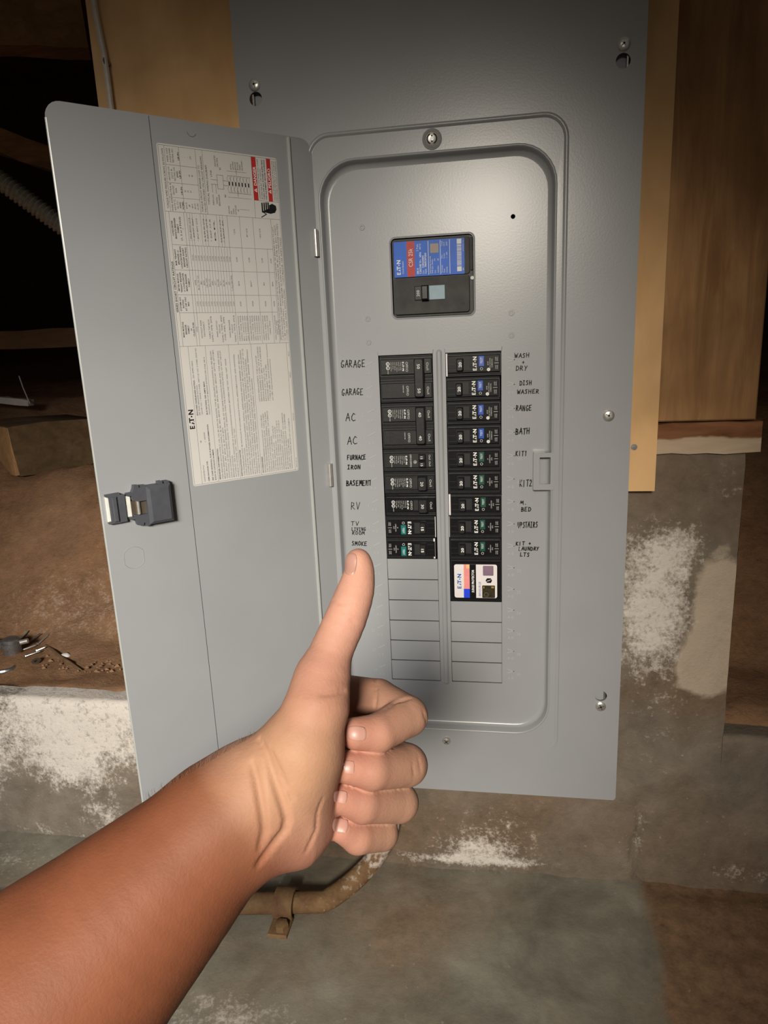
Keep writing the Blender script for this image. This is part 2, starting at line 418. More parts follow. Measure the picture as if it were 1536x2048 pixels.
def st_back(P):
    X, Z = P[..., 0], P[..., 2]; s = np.zeros(P.shape)
    s[..., 0] = (.95 * blob(X, Z, .300, -.300, .055, .085) + .55 * blob(X, Z, .325, -.225, .05, .03) + .30 * blob(X, Z, .37, -.15, .03, .03) + .38 * blob(X, Z, .355, -.35, .035, .07)
                 + .75 * blob(X, Z, .08, -.655, .13, .007) + .7 * blob(X, Z, .10, -.640, .055, .018) + .35 * blob(X, Z, .12, -.60, .10, .05) + .5 * blob(X, Z, .30, -.60, .008, .05) + .25 * blob(X, Z, .31, -.47, .04, .06))
    s[..., 1] = .30 + .35 * blob(X, Z, .05, -.60, .25, .06) + .4 * blob(X, Z, .345, -.41, .07, .03) - .5 * blob(X, Z, .30, -.47, .03, .06) - .3 * blob(X, Z, .36, -.3, .03, .1) - .1 * blob(X, Z, .33, -.19, .1, .05)
    s[..., 2] = np.clip(1.3 * blob(X, Z, .372, -.30, .028, .075) + 1.1 * blob(X, Z, .36, -.37, .03, .03), 0, 1)
    s[..., 0] *= 1 - s[..., 2]
    return np.clip(s, 0, 1)
tag(wall_piece('wall_back', -.245, .388, -.117, .25, st_back, hole=(-.125, .256, -.515, .4), stepx=.006), 'stained concrete wall under the cabinet with white salt patches', 'wall')
# right-hand end of the wall
ys = np.arange(0, .34, .010); zs = np.arange(ZF, -.117, .010)
P = np.zeros((len(ys), len(zs), 3)); P[..., 0] = .388; P[..., 1] = YW + ys[:, None]; P[..., 2] = zs[None, :]
P[..., 0] += panelrough(P, .005); P[0, :, 0] = .388; st = np.zeros(P.shape); st[..., 1] = .3; st[..., 0] = .15
tag(grid_mesh('wall_back_end', P, 'concrete', st), 'rough end face of the concrete wall below the sill', 'wall', kind='structure')
def st_right(P):
    X, Z = P[..., 0], P[..., 2]; s = np.zeros(P.shape); s[..., 1] = .34; s[..., 0] = .22 * blob(X, Z, .42, -.60, .03, .08) + .3 * blob(X, Z, .5, -.64, .2, .015); return s
tag(wall_piece('wall_right', .388, 1.7, -.458, .04, st_right), 'low brown stained concrete footing right of the wall', 'wall')

# floor slab with a shallow gutter strip running towards the viewer
xs = np.concatenate([np.arange(-2.36, -.7, .04), np.arange(-.7, .55, .007), np.arange(.56, 1.7, .04)]); ys = np.concatenate([np.arange(.045, -.30, -.008), np.arange(-.35, -1.5, -.05)])
P = np.zeros((len(xs), len(ys), 3)); P[..., 0] = xs[:, None]; P[..., 1] = ys[None, :]; P[..., 2] = ZF
P[..., 2] += nz3(P, 6, 1.3) * .003 + nz3(P, 30, 2.2) * .0014
gl = .287 + (P[..., 1] - .012) * .20; gr = .299 + (P[..., 1] + .010) * .06
wv = nz3(P * np.array([0, 1., 0]), 12, 4.4) * .006
sg = lambda a: 1 / (1 + np.exp(-np.clip(a / .004, -40, 40)))
ins = sg(P[..., 0] - gl - wv) * sg(gr - P[..., 0] + wv) * np.clip((.02 - P[..., 1]) / .03, 0, 1); P[..., 2] -= .011 * ins
P[..., 2] += .004 * sg(P[..., 0] - gr) * np.clip((.02 - P[..., 1]) / .02, 0, 1)
X, Y = P[..., 0], P[..., 1]; st = np.zeros(P.shape)
st[..., 1] = .08 + .55 * blob(X, Y, .03, -.10, .10, .14) + .75 * np.clip((X - gr - nz3(P, 14, 3) * .010) / .012, 0, 1) + .2 * blob(X, Y, .18, -.02, .1, .05) - .3 * blob(X, Y, .13, -.12, .05, .1)
st[..., 0] = .55 * blob(X, Y, -.15, -.21, .10, .035) + .35 * blob(X, Y, -.55, -.02, .2, .05) + .25 * blob(X, Y, .42, .0, .1, .02) + .55 * blob(X, Y, .06, .035, .13, .010)
st[..., 1] = st[..., 1] * (1 - ins) + .05 * ins
tag(grid_mesh('floor', P, 'concrete_floor', np.clip(st, 0, 1), flip=True), 'grey-brown stained concrete floor below the wall', 'floor', kind='structure')

# earth of the crawl space behind the low walls
def earth(x, y):
    base = np.where(x < 0, -.446, -.458)
    r = np.clip((y - .19) / .5, 0, 1); rise = .34 * (r * r * (3 - 2 * r)) ** .8
    return base + rise + np.clip(y - .69, 0, 3) * .08 - .13 * np.exp(-(((x + .72) / .20) ** 2 + ((y - .68) / .15) ** 2))
xs = np.arange(-2.4, 1.7, .022); ys = np.concatenate([np.arange(.046, .8, .016), np.arange(.8, 2.6, .08)])
P = np.zeros((len(xs), len(ys), 3)); P[..., 0] = xs[:, None]; P[..., 1] = ys[None, :]; P[..., 2] = earth(P[..., 0], P[..., 1])
P[..., 2] += nz3(P, 5, .3) * .018 + nz3(P, 22, 5.1) * .008 + nz3(P, 70, 9.1, 3) * .0045
P[:, :2, 2] = np.minimum(P[:, :2, 2], np.where(P[:, :2, 0] < 0, -.448, -.460)); P[:, 0, 2] -= .04
mid = (xs > -.23) & (xs < .375); P[mid, :, 2] = np.minimum(P[mid, :, 2], -.14)
st = np.zeros(P.shape); st[..., 1] = .55; st[..., 0] = .10 + .36 * blob(P[..., 0], P[..., 1], -.58, .26, .2, .08) + .2 * blob(P[..., 0], P[..., 1], -.5, .05, .6, .03)
hid = (xs[:-1] > -.235) & (xs[:-1] < .365)
keep = ~(hid[:, None] & (np.array(ys[:-1]) < .30)[None, :])
tag(grid_mesh('ground', P, 'dirt', st, keep=keep), 'bare brown dirt bank of the crawl space behind the wall', 'dirt', kind='structure')
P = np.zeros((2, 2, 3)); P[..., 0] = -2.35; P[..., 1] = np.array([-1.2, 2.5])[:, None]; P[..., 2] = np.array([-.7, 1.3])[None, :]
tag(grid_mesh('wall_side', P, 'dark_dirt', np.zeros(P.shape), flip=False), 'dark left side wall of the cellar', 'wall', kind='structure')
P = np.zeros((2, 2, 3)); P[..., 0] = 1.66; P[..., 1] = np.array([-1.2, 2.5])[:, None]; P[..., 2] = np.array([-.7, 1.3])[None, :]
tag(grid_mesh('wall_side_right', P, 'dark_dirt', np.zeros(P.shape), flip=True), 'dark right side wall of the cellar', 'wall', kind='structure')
P = np.zeros((2, 2, 3)); P[..., 0] = np.array([-2.4, 2.4])[:, None]; P[..., 1] = np.array([.07, 2.55])[None, :]; P[..., 2] = 1.25
tag(grid_mesh('ceiling', P, 'beam_dark', flip=True), 'dark board ceiling over the crawl space', 'ceiling', kind='structure')
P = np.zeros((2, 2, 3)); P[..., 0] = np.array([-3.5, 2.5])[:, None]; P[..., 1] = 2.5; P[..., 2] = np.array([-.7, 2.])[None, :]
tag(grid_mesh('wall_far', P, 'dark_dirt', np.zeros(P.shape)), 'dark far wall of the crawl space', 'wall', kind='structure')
def hit_earth(px, py):
    d = ray(px, py); s = .8
    while s < 3:
        p = CAM + d * s
        if p[1] > .12 and p[2] < earth(p[0], p[1]): return p
        s += .002
    return p
def bar(mb, a, b, wdt, hgt, m, up=(0, 0, 1), wob=0):
    a, b = np.array(a, float), np.array(b, float); d = b - a; L = np.linalg.norm(d); d /= L
    sd = np.cross(d, up); sd /= np.linalg.norm(sd); u2 = np.cross(sd, d); n = 8
    vs = []
    for i in range(n + 1):
        c = a + d * L * i / n
        for q, w in ((-1, -1), (1, -1), (1, 1), (-1, 1)):
            vs.append(c + sd * (q * wdt / 2 + random.uniform(-wob, wob)) + u2 * (w * hgt / 2 + random.uniform(-wob, wob)))
    fs = [(i * 4 + j, i * 4 + (j + 1) % 4, i * 4 + 4 + (j + 1) % 4, i * 4 + 4 + j) for i in range(n) for j in range(4)] + [(3, 2, 1, 0), tuple(n * 4 + j for j in range(4))]
    mb.add(vs, fs, m)

# ---- timber around the cabinet
mb = MB()
fr = Fr((0, .030, 0), (1, 0, 0), (0, 0, 1), (0, -1, 0))
mb.prism(fr, [(-294, -154), (-122, -154), (-122, 402), (253, 402), (253, -154), (293, -154), (293, 900), (-294, 900)], 5.5, 18, 'plywood_face')
ply = mb.build('plywood_board', origin=(0, .02, -.154)); tag(ply, 'ochre plywood backing board behind the grey electrical cabinet', 'board')
mb = MB(); mb.lathe(fr, 270, -106, [(3.6, 17.5), (3.2, 18.6), (.1, 18.7)], 'dull_steel', 12); mb.build('screw', ply)
mb = MB(); mb.box(Fr((0, .075, 0), (1, 0, 0), (0, 0, 1), (0, -1, 0)), 262, 395.5, -82, 900, 0, 44, 'timber_old', 1.5)
tag(mb.build('timber_board', origin=(.33, .06, -.083)), 'old brown timber board with vertical grain standing on the sill plate', 'timber')
mb = MB(); bar(mb, (.258, .085, -.1), (.401, .085, -.1), .115, .033, 'sill_wood', wob=.0012)
tag(mb.build('sill_plate', origin=(.33, .08, -.117)), 'reddish brown sill plate smeared with mortar on top of the concrete wall', 'timber')
mb = MB(); pts = [at_y(px, py, .004) for px, py in ((184, -60), (187, 0), (193, 35), (201, 75), (208, 110), (214, 150), (219, 190), (224, 230), (229, 280), (233, 340))]
mb.tube(pts, .0030, 'wire_white', 8); tag(mb.build('white_cable', origin=pts[0]), 'thin white cable running down the left edge of the plywood', 'cable')
q = at_y(216, 128, .010); mb = MB(); mb.tube([q + (0, .012, 0), q + (0, -.006, 0), q + (0.002, -.007, 0)], [.0022, .0022, .004], 'dull_steel', 8)
tag(mb.build('nail', origin=q), 'dark nail head beside the white cable on the plywood', 'nail')

# ---- dim timbers and flexible conduit in the crawl space
def beam(name, p0, d0, p1, d1, w, h, label, mat='beam_dark'):
    a, b = at_d(*p0, d0), at_d(*p1, d1); mb = MB(); bar(mb, a, b, w, h, mat, wob=.003)
    return tag(mb.build(name, origin=a), label, 'timber')
beam('floor_joist', (-260, 30), 1.25, (170, 48), 1.35, .06, .10, 'dark rough floor joist overhead in the crawl space')
beam('floor_joist', (-220, 205), 1.55, (330, 400), 1.60, .05, .05, 'dim sloping joist above the flexible conduit')
beam('wood_plank', (-200, 690), 1.75, (330, 668), 1.70, .10, .045, 'dim plank lying across the dark crawl space')
mb = MB(); a = at_d(-70, 308, 1.05); b = at_d(190, 500, 1.12); g_ = np.array([-.34, .62, earth(-.34, .62) + .012]); n = 300; m_ = b + (b - a) * .45
pts = [a + (b - a) * i / 120 for i in range(120)] + [b * (1 - t) ** 2 + m_ * 2 * t * (1 - t) + g_ * t * t for t in np.linspace(0, 1, n - 119)]
mb.tube(pts, [.0135 + .0022 * math.sin(i * 2 * math.pi / 4) for i in range(n + 1)], 'galvanised', 14)
tag(mb.build('flexible_conduit', origin=pts[0]), 'ribbed metal flexible conduit sloping down in the dark crawl space', 'conduit')
# block of wood on the dirt
c0 = np.array([-.826, .487, -.211])
e1 = np.array([.62, .785, 0.]); e2 = np.array([-.785, .62, 0.])
bf = Fr(c0 + np.array([0, 0, -.004]), e1, (0, 0, 1), -e2)
mb = MB(); L = 190; D = 200
cut = [(0, 0), (90, -3), (L - 14, 10), (L + 4, 40), (L + 2, 82), (L - 20, 100), (60, 104), (-8, 100), (-6, 60)]
mb.prism(bf, cut, -D, 0, 'block_wood', True)
mb.prism(Fr(bf.o, e2, (0, 0, 1), -e1), [(2, 2), (D - 2, 2), (D - 2, 98), (2, 98)], 0, 8.5, 'end_grain')
tag(mb.build('wood_block', origin=c0), 'rough cut block of timber resting on the dirt bank', 'wood block')
mb = MB(); a = at_d(-40, 795, 1.62); b = at_d(62, 806, 1.60); bar(mb, a, b, .02, .014, 'wire_white', wob=.001)
tag(mb.build('pale_lath', origin=a), 'pale thin lath lying behind the wood block', 'lath')
mb = MB(); mb.tube([at_d(38, 752, 1.6), at_d(46, 775, 1.6), at_d(60, 808, 1.58)], .0014, 'wire_white', 6)
tag(mb.build('loose_wire', origin=at_d(60, 808, 1.58)), 'thin wire sticking up behind the wood block', 'wire')

# ---- scrap on the dirt ledge
def on_earth(px, py, h=.0): p = hit_earth(px, py); return p + np.array([0, 0, h])
mb = MB(); a = on_earth(8, 1318, .016); b = on_earth(38, 1298, .014); ax = (b - a) / np.linalg.norm(b - a)
c = on_earth(27, 1310, .012); up = np.array([0, 0, 1.]); mb.tube([c - up * .012, c - up * .012 + up * .004, c, c + up * .003, c + up * .010, c + up * .011, c + up * .016, c + up * .018], [.013, .0135, .0135, .0145, .0145, .0125, .0125, .009], 'dull_steel', 16)
cf = mb.build('conduit_fitting', origin=c); tag(cf, 'grey metal conduit fitting lying on the dirt beside loose nails', 'fitting')
mb = MB(); mb.tube([c + np.array([-.012, 0, .004]), c + np.array([-.05, .005, .006])], [.008, .006], 'dull_steel', 12); mb.build('side_outlet', cf)
mb = MB(); s0 = c + np.array([.012, .004, .008]); mb.tube([s0, s0 + np.array([.012, .004, .002])], [.004, .004], 'steel', 10); mb.build('clamp_screw', cf)
mb = MB(); ctr = on_earth(6, 1342, .004); mb.tube([ctr + np.array([.020 * math.cos(t), .016 * math.sin(t), .002]) for t in np.linspace(-1.8, 1.5, 14)], .0035, 'dull_steel', 8)
tag(mb.build('steel_hook', origin=ctr), 'bent dark steel hook on the edge of the dirt ledge', 'hook')
NLS = [((42, 1283), (55, 1271), 'long bright nail leaning beside the conduit fitting'), ((76, 1293), (96, 1279), 'bright nail at the far end of the nail pile'), ((44, 1305), (71, 1299), 'pale nail lying next to the conduit fitting'),
       ((74, 1306), (90, 1303), 'short pale nail in the middle of the nail pile'), ((52, 1317), (80, 1311), 'nail nearest the yellowish washer'), ((56, 1290), (80, 1276), 'dull dark nail in the nail pile')]
for (p, q2, lb) in NLS:
    a, b = on_earth(*p, .004), on_earth(*q2, .007); d = (b - a) / np.linalg.norm(b - a); mb = MB()
    mb.tube([a, a + d * .001, a + d * .0011, b, b + d * .003], [.0030, .0030, .0014, .0014, .0002], 'steel' if 'bright' in lb or 'pale' in lb else 'dull_steel', 8)
    tag(mb.build('nail', origin=a), lb, 'nail', 'loose nails on the dirt ledge')
mb = MB(); c = on_earth(73, 1326, .003); mb.lathe(Fr(c, (1, 0, 0), (0, .9, .3), (0, -.3, .9)), 0, 0, [(7, 0), (7, 1.4), (3.2, 1.4), (3.2, 0)], 'brass_shadow', 18)
tag(mb.build('washer', origin=c), 'small yellowish washer half buried in the dirt', 'washer')
mb = MB(); pts = [on_earth(px, py, .004) for px, py in ((92, 1294), (108, 1306), (124, 1320), (142, 1331), (164, 1345))]; mb.tube(pts, [.0015, .0026, .003, .0026, .001], 'block_wood', 8)
tag(mb.build('twig', origin=pts[0]), 'dark bent twig lying on the dirt ledge', 'twig')
def pebble(p, r, name, label, mat='stone', group='loose crumbs on the dirt'):
    bm = bmesh.new(); bmesh.ops.create_icosphere(bm, subdivisions=2, radius=r)
    for v in bm.verts: v.co = Vector((v.co.x * 1.3, v.co.y, v.co.z * .7)) * (1 + .35 * noise.noise(v.co / r * 1.3 + Vector(p) * 50))
    me = bpy.data.meshes.new(name); bm.to_mesh(me); bm.free(); me.materials.append(MATS[mat]); me.polygons.foreach_set('use_smooth', [True] * len(me.polygons))
    o = bpy.data.objects.new(name, me); COL.objects.link(o); o.location = p; return tag(o, label, 'stone', group)
pebble(on_earth(131, 1315, .003), .006, 'white_chip', 'white stone chip beside the twig on the dirt', 'sticker_white')
bm_ = MB()
for i in range(120):
    px, py = random.uniform(85, 240), random.uniform(1290, 1374); p = on_earth(px, py); r = random.uniform(.0012, .0042)
    oct_ = [p + r * np.array(v) * random.uniform(.7, 1.2) for v in ((1.2, 0, 0), (0, 1, 0), (-1.2, 0, 0), (0, -1, 0), (0, 0, .9), (0, 0, -.6))]
    bm_.add(oct_, [(0, 1, 4), (1, 2, 4), (2, 3, 4), (3, 0, 4), (1, 0, 5), (2, 1, 5), (3, 2, 5), (0, 3, 5)], 'dirt')
tag(bm_.build('dirt_crumbs', origin=on_earth(150, 1330), smooth=60), 'loose brown crumbs of dirt on the ledge beside the twig', 'dirt', kind='stuff')

# ---- rusty pipe along the wall foot
mb = MB(); r = .0125; z0 = ZF + r + .001
pts = [np.array([x, -.060 + (x + .088) * .14, z0]) for x in np.linspace(-.95, -.088, 26)]
for t in np.linspace(0, 90, 15)[1:]:
    a = math.radians(t); pts.append(np.array([-.088 + .077 * math.sin(a), -.060 + .072 * math.sin(a), z0 + .078 * (1 - math.cos(a))]))
pts.append(np.array([-.011, .012, -.5215]))
mb.tube(pts, r, 'rusty_pipe', 18); pipe = mb.build('conduit_pipe', origin=(-.125, -.05, ZF))
tag(pipe, 'rusty salt crusted conduit pipe bending up from the floor to the cabinet', 'pipe')
me = pipe.data; ca = me.color_attributes.new('stain', 'FLOAT_COLOR', 'POINT'); arr = np.zeros((len(me.vertices), 4)); arr[:, 3] = 1
for i, v in enumerate(me.vertices):
    w = np.array(v.co) + ORG[pipe.name]; arr[i, 0] = .12 + .55 * np.clip((w[0] + .13) / .1, 0, 1) * (.6 if w[1] < -.02 else 1)
ca.data.foreach_set('color', arr.ravel())
mb = MB(); cx = -.134; ring = [np.array([cx, -.067 + .0155 * math.cos(t), z0 + .0155 * math.sin(t)]) for t in np.linspace(-.6, 4.0, 14)]
vs = []; 
for p in ring:
    n_ = p - np.array([cx, -.067, z0]); n_ /= np.linalg.norm(n_)
    for dx, rr in ((-.012, 0), (.012, 0), (.012, .003), (-.012, .003)): vs.append(p + n_ * rr + np.array([dx, 0, 0]))
k = len(ring); fs = [(i * 4 + j, i * 4 + (j + 1) % 4, i * 4 + 4 + (j + 1) % 4, i * 4 + 4 + j) for i in range(k - 1) for j in range(4)] + [(3, 2, 1, 0), tuple((k - 1) * 4 + j for j in range(4))]
mb.add(vs, fs, 'rusty_pipe'); mb.box(Fr((cx, -.067, ZF), (1, 0, 0), (0, -1, 0), (0, 0, 1)), -12, 12, 14, 40, .5, 5, 'rusty_pipe', 1)
st_ = mb.build('strap', pipe)
mb = MB(); mb.lathe(Fr((cx + .003, -.067 - .029, ZF), (1, 0, 0), (0, -1, 0), (0, 0, 1)), 0, 0, [(8.5, 5), (8.5, 12), (6.5, 13), (.1, 13)], 'rusty_pipe', 6); mb.build('bolt_head', st_)

# ================================================================== the cabinet (load centre)
G = 'grey_paint'
CXm = 65.5
box_ = thing('load_center', (CXm * .001, .03, -.520), 'open grey steel electrical load center with its cover and door', 'electrical panel')
WC = 12                                        # cover face stands 12 mm in front of the dead front
mb = MB()
outer = rrect(-130.3, 261.5, -520, 390, 4, 4)
tr = rrect(CXm - 129, CXm + 129, -467, 219, 24, 8)
SCR = [(-111, 268, 255.5), (241.3, 268.4, 255), (239, -69, None), (-108, -69, None), (241, -398.5, -386), (-110, -398.5, -386)]
holes = [circle(x, k, 6.6, 18) for x, z, k in SCR if k]
mb.plate(PF, outer, [list(reversed(tr))] + [list(reversed(h)) for h in holes], WC - 1.6, WC, G)
# turned-back edge of the sheet
e0 = rrect(-130.3, 261.5, -520, 390, 4, 4); mb.loft(PF, [(e0, WC - 9), (e0, WC - .8)], G)
def rr(hw, zb, zt, r): return rrect(CXm - hw, CXm + hw, zb, zt, r, 8)
fade = lambda h: (lambda v: WC + h * min(1, max(0, (v + 458) / 50)))          # the outer bead dies out towards the bottom edge
mb.loft(PF, [(rr(129, -467, 219, 24), WC), (rr(128.6, -466.6, 218.6, 23.6), fade(.8)), (rr(127.6, -465.6, 217.6, 22.8), fade(1.5)), (rr(126.2, -464.2, 216.2, 21.6), fade(1.5)),
             (rr(125.2, -463.2, 215.2, 20.8), fade(.8)), (rr(124.8, -462.8, 214.8, 20.4), fade(-.3)), (rr(124.3, -462.3, 214.3, 20), fade(-.6)), (rr(124.0, -462, 214, 19.8), fade(-.6)),
             (rr(119.0, -439.8, 194.2, 38.6), fade(-.6)), (rr(118.7, -439.4, 193.8, 38.2), fade(-.6)), (rr(118.3, -439, 193.4, 38), WC - .1), (rr(117.5, -438.2, 192.6, 37.2), WC + .2), (rr(116.8, -437.4, 191.8, 36.6), WC - .3), (rr(116.5, -437.0, 191.5, 36.3), WC - 1.2),
             (rr(115.4, -435.9, 190.4, 35.2), 4.2), (rr(115.1, -435.6, 190.1, 35), 3), (rr(113.9, -434.2, 188.8, 34.2), 1.0), (rr(112.2, -432.4, 187, 33.2), .25), (rr(110.6, -430.8, 185.4, 32.5), 0)], G)
mb.build('cover', box_, smooth=60)
# dead front plate with its openings
mb = MB()
def hole(p): return list(reversed(p))
df_out = rr(110.6, -430.8, 185.4, 32.5)
opn = [rrect(-.2, 58.6, -381.2, .2, .5, 2), rrect(71.9, 130.6, -381.2, .2, .5, 2), rrect(17.9, 102.8, 38.2, 117.2, 5, 5), circle(142.4, 130.3, 2.3, 14)]
mb.plate(PF, df_out, [hole(h) for h in opn], -1.4, 0, G)
for h, d in ((opn[2], .9),):                                              # rolled rim of the main opening
    a = rrect(16.2, 104.5, 36.5, 118.9, 6.4, 5); b = rrect(17.2, 103.5, 37.5, 117.9, 5.6, 5); mb.loft(PF, [(a, 0), (b, d), (h, d), (h, -2.5)], G)
for x0, x1 in ((-.2, 58.6), (71.9, 130.6)):                                # bent lip above each column
    mb.prism(PF, [(x0 - .5, .2), (x1 + .5, .2), (x1 + 1, 4.5), (x0 - 1, 4.5)], 0, .9, G, False, .6)
for x, z in ((-11.4, 130.2), (141, 37.6), (141, 15.1), (-10, 38.7), (-10.1, 14.4)):
    mb.lathe(PF, x, z, [(3.0, 0), (2.7, .6), (1.6, .6), (1.2, -.2), (.1, -.3)], G, 14)
mb.loft(PF, [(rrect(62.2, 68.4, -385, 4, 3, 6), 0), (rrect(63.0, 67.6, -384, 3, 2.2, 6), 1.3), (rrect(64.4, 66.2, -382.6, 1.6, .8, 6), 1.8)], G)
mb.flat(PF, rrect(64.4, 66.2, -382.6, 1.6, .8, 6), 1.8, G)
mb.build('dead_front', box_, smooth=45)
# embossed circuit marks beside the two columns, caught light put into lighter grey
mb = MB()
for i in range(15):
    zc = -12.7 - 25.4 * i
    for sgn, xb in ((-1, -11.5), (1, 141)):
        mb.stroke(PF, [(xb - sgn * 4, zc + 6), (xb + sgn * 3.2, zc + 3.2), (xb - sgn * 4, zc + 1.4)] if sgn > 0 else [(xb + 4, zc + 6.5), (xb - 3, zc + 3)], .9, .45, 'grey_bead')
        for j, ch in enumerate('AB'): mb.text(PF, ch, xb - 4 + j * 4.2, zc - 7, 3.2, .4, 'grey_bead')
        mb.text(PF, str(2 * i + (1 if sgn < 0 else 2)), xb + sgn * 8.5, zc - 2, 3.4, .4, 'grey_bead', align='C')
tag(mb.build('embossed_marks', box_, smooth=0), kind='stuff')
# twist-out filler tabs
for col, rows, x0 in ((0, range(9, 15), 0), (1, range(11, 15), 72.1)):
    for r_ in rows:
        mb = MB(); z1 = -25.4 * r_ - .35; z0_ = z1 - 24.6
        mb.add([PF.p(x0 + .2, z0_, -1.3), PF.p(x0 + 58.2, z0_, -1.0), PF.p(x0 + 58.2, z1, -.1), PF.p(x0 + .2, z1, -.2), PF.p(x0 + .2, z0_, -2.6), PF.p(x0 + 58.2, z0_, -2.4), PF.p(x0 + 58.2, z1, -1.5), PF.p(x0 + .2, z1, -1.6)],
               [(0, 1, 2, 3), (7, 6, 5, 4), (0, 4, 5, 1), (1, 5, 6, 2), (2, 6, 7, 3), (3, 7, 4, 0)], G)
        mb.build('filler_tab', box_, smooth=0)
# latch keeper frame on the right of the opening
mb = MB(); kp = rrect(163.8, 186, -146.5, -106.5, 1.2, 3); kh = rrect(170.2, 181.6, -140.2, -111.4, .6, 2)
mb.plate(PF, kp, [hole(kh)], WC - 1.6, WC + .9, G); mb.loft(PF, [(kp, 2), (kp, WC - 1.2)], G)
mb.build('latch_keeper', box_, smooth=30)
# steel box behind the cover
mb = MB(); bx0, bx1, bz0, bz1 = CXm - 181, CXm + 181, -505, 375
o_ = [(bx0, bz0), (bx1, bz0), (bx1, bz1), (bx0, bz1)]; i_ = [(bx0 + 1.5, bz0 + 1.5), (bx1 - 1.5, bz0 + 1.5), (bx1 - 1.5, bz1 - 1.5), (bx0 + 1.5, bz1 - 1.5)]
mb.loft(PF, [(i_, -94), (i_, 9), (o_, 9), (o_, -95)], 'dull_steel'); mb.flat(PF, i_, -94, 'dark_slot'); mb.flat(PF, list(reversed(o_)), -95, 'dull_steel')
mb.plate(PF, o_, [hole([(bx0 + 24, bz0 + 24), (bx1 - 24, bz0 + 24), (bx1 - 24, bz1 - 24), (bx0 + 24, bz1 - 24)])], 2.0, 3.2, 'grey_paint')
mb.build('enclosure', box_, smooth=30)
# screws with cross recess, its shade drawn as a flat darker cross
def screw(x, z, r, w0, ang=20, dome=.5):
    mb = MB(); mb.lathe(PF, x, z, [(r * .5, w0 - 3), (r * .5, w0), (r, w0), (r * 1.0, w0 + r * .28), (r * .8, w0 + r * dome * .85), (r * .45, w0 + r * dome), (.05, w0 + r * dome * 1.03)], 'steel', 24)
    for a in (ang, ang + 90):
        c, s_ = math.cos(math.radians(a)), math.sin(math.radians(a)); L = r * .62; b = r * .14
        mb.flat(PF, [(x - c * L + s_ * b, z - s_ * L - c * b), (x + c * L + s_ * b, z + s_ * L - c * b), (x + c * L - s_ * b, z + s_ * L + c * b), (x - c * L - s_ * b, z - s_ * L + c * b)], w0 + r * dome * 1.05, 'dull_steel')
    return mb.build('screw', box_, smooth=35)
for i, (x, z, k) in enumerate(SCR): screw(x, z, 5.7, WC, 15 + 25 * i)
screw(64.7, -452.4, 5.0, WC - .4, 40, .75)
mb = MB(); mb.lathe(PF, 64.3, 204.3, [(13, WC - .6), (12, WC - 1.4), (9.8, WC - 2.4), (9.6, WC + .4), (8.6, WC + 1.0), (7.8, WC + .4), (.05, WC + .4)], G, 28)
ck = mb.build('quarter_turn_lock', box_, smooth=40)
mb = MB(); mb.lathe(PF, 64.3, 204.3, [(7.7, WC + .3), (7.6, WC + 1.6), (6.6, WC + 2.0), (5.8, WC + 1.5), (.05, WC + 1.5)], 'steel', 28)
for rad, a0, a1 in ((4.6, 25, 155), (4.6, 205, 335)):
    mb.stroke(PF, [(64.3 + rad * math.sin(math.radians(a)), 204.3 + rad * math.cos(math.radians(a))) for a in np.linspace(a0, a1, 8)], 1.2, WC + 1.6, 'dark_slot')
mb.rect(PF, 63.5, 65.1, 201.3, 207.6, WC + 1.65, 'dark_slot'); mb.lathe(PF, 64.3, 204.3, [(2.2, WC + 1.6), (2.0, WC + 2.2), (.05, WC + 2.2)], 'dull_steel', 12)
mb.build('lock_face', ck, smooth=40)
for z0_, z1_ in ((103, 129), (-139.5, -114)):
    mb = MB(); x = -57.5; mb.tube([PF.p(x, z0_, WC + 3.2), PF.p(x, z1_, WC + 3.2)], .0027, 'steel', 16); mb.box(PF, x - 1, x + 2.2, z0_ + 2, z1_ - 2, WC, WC + 1.4, 'dull_steel'); mb.build('hinge', box_, smooth=40)

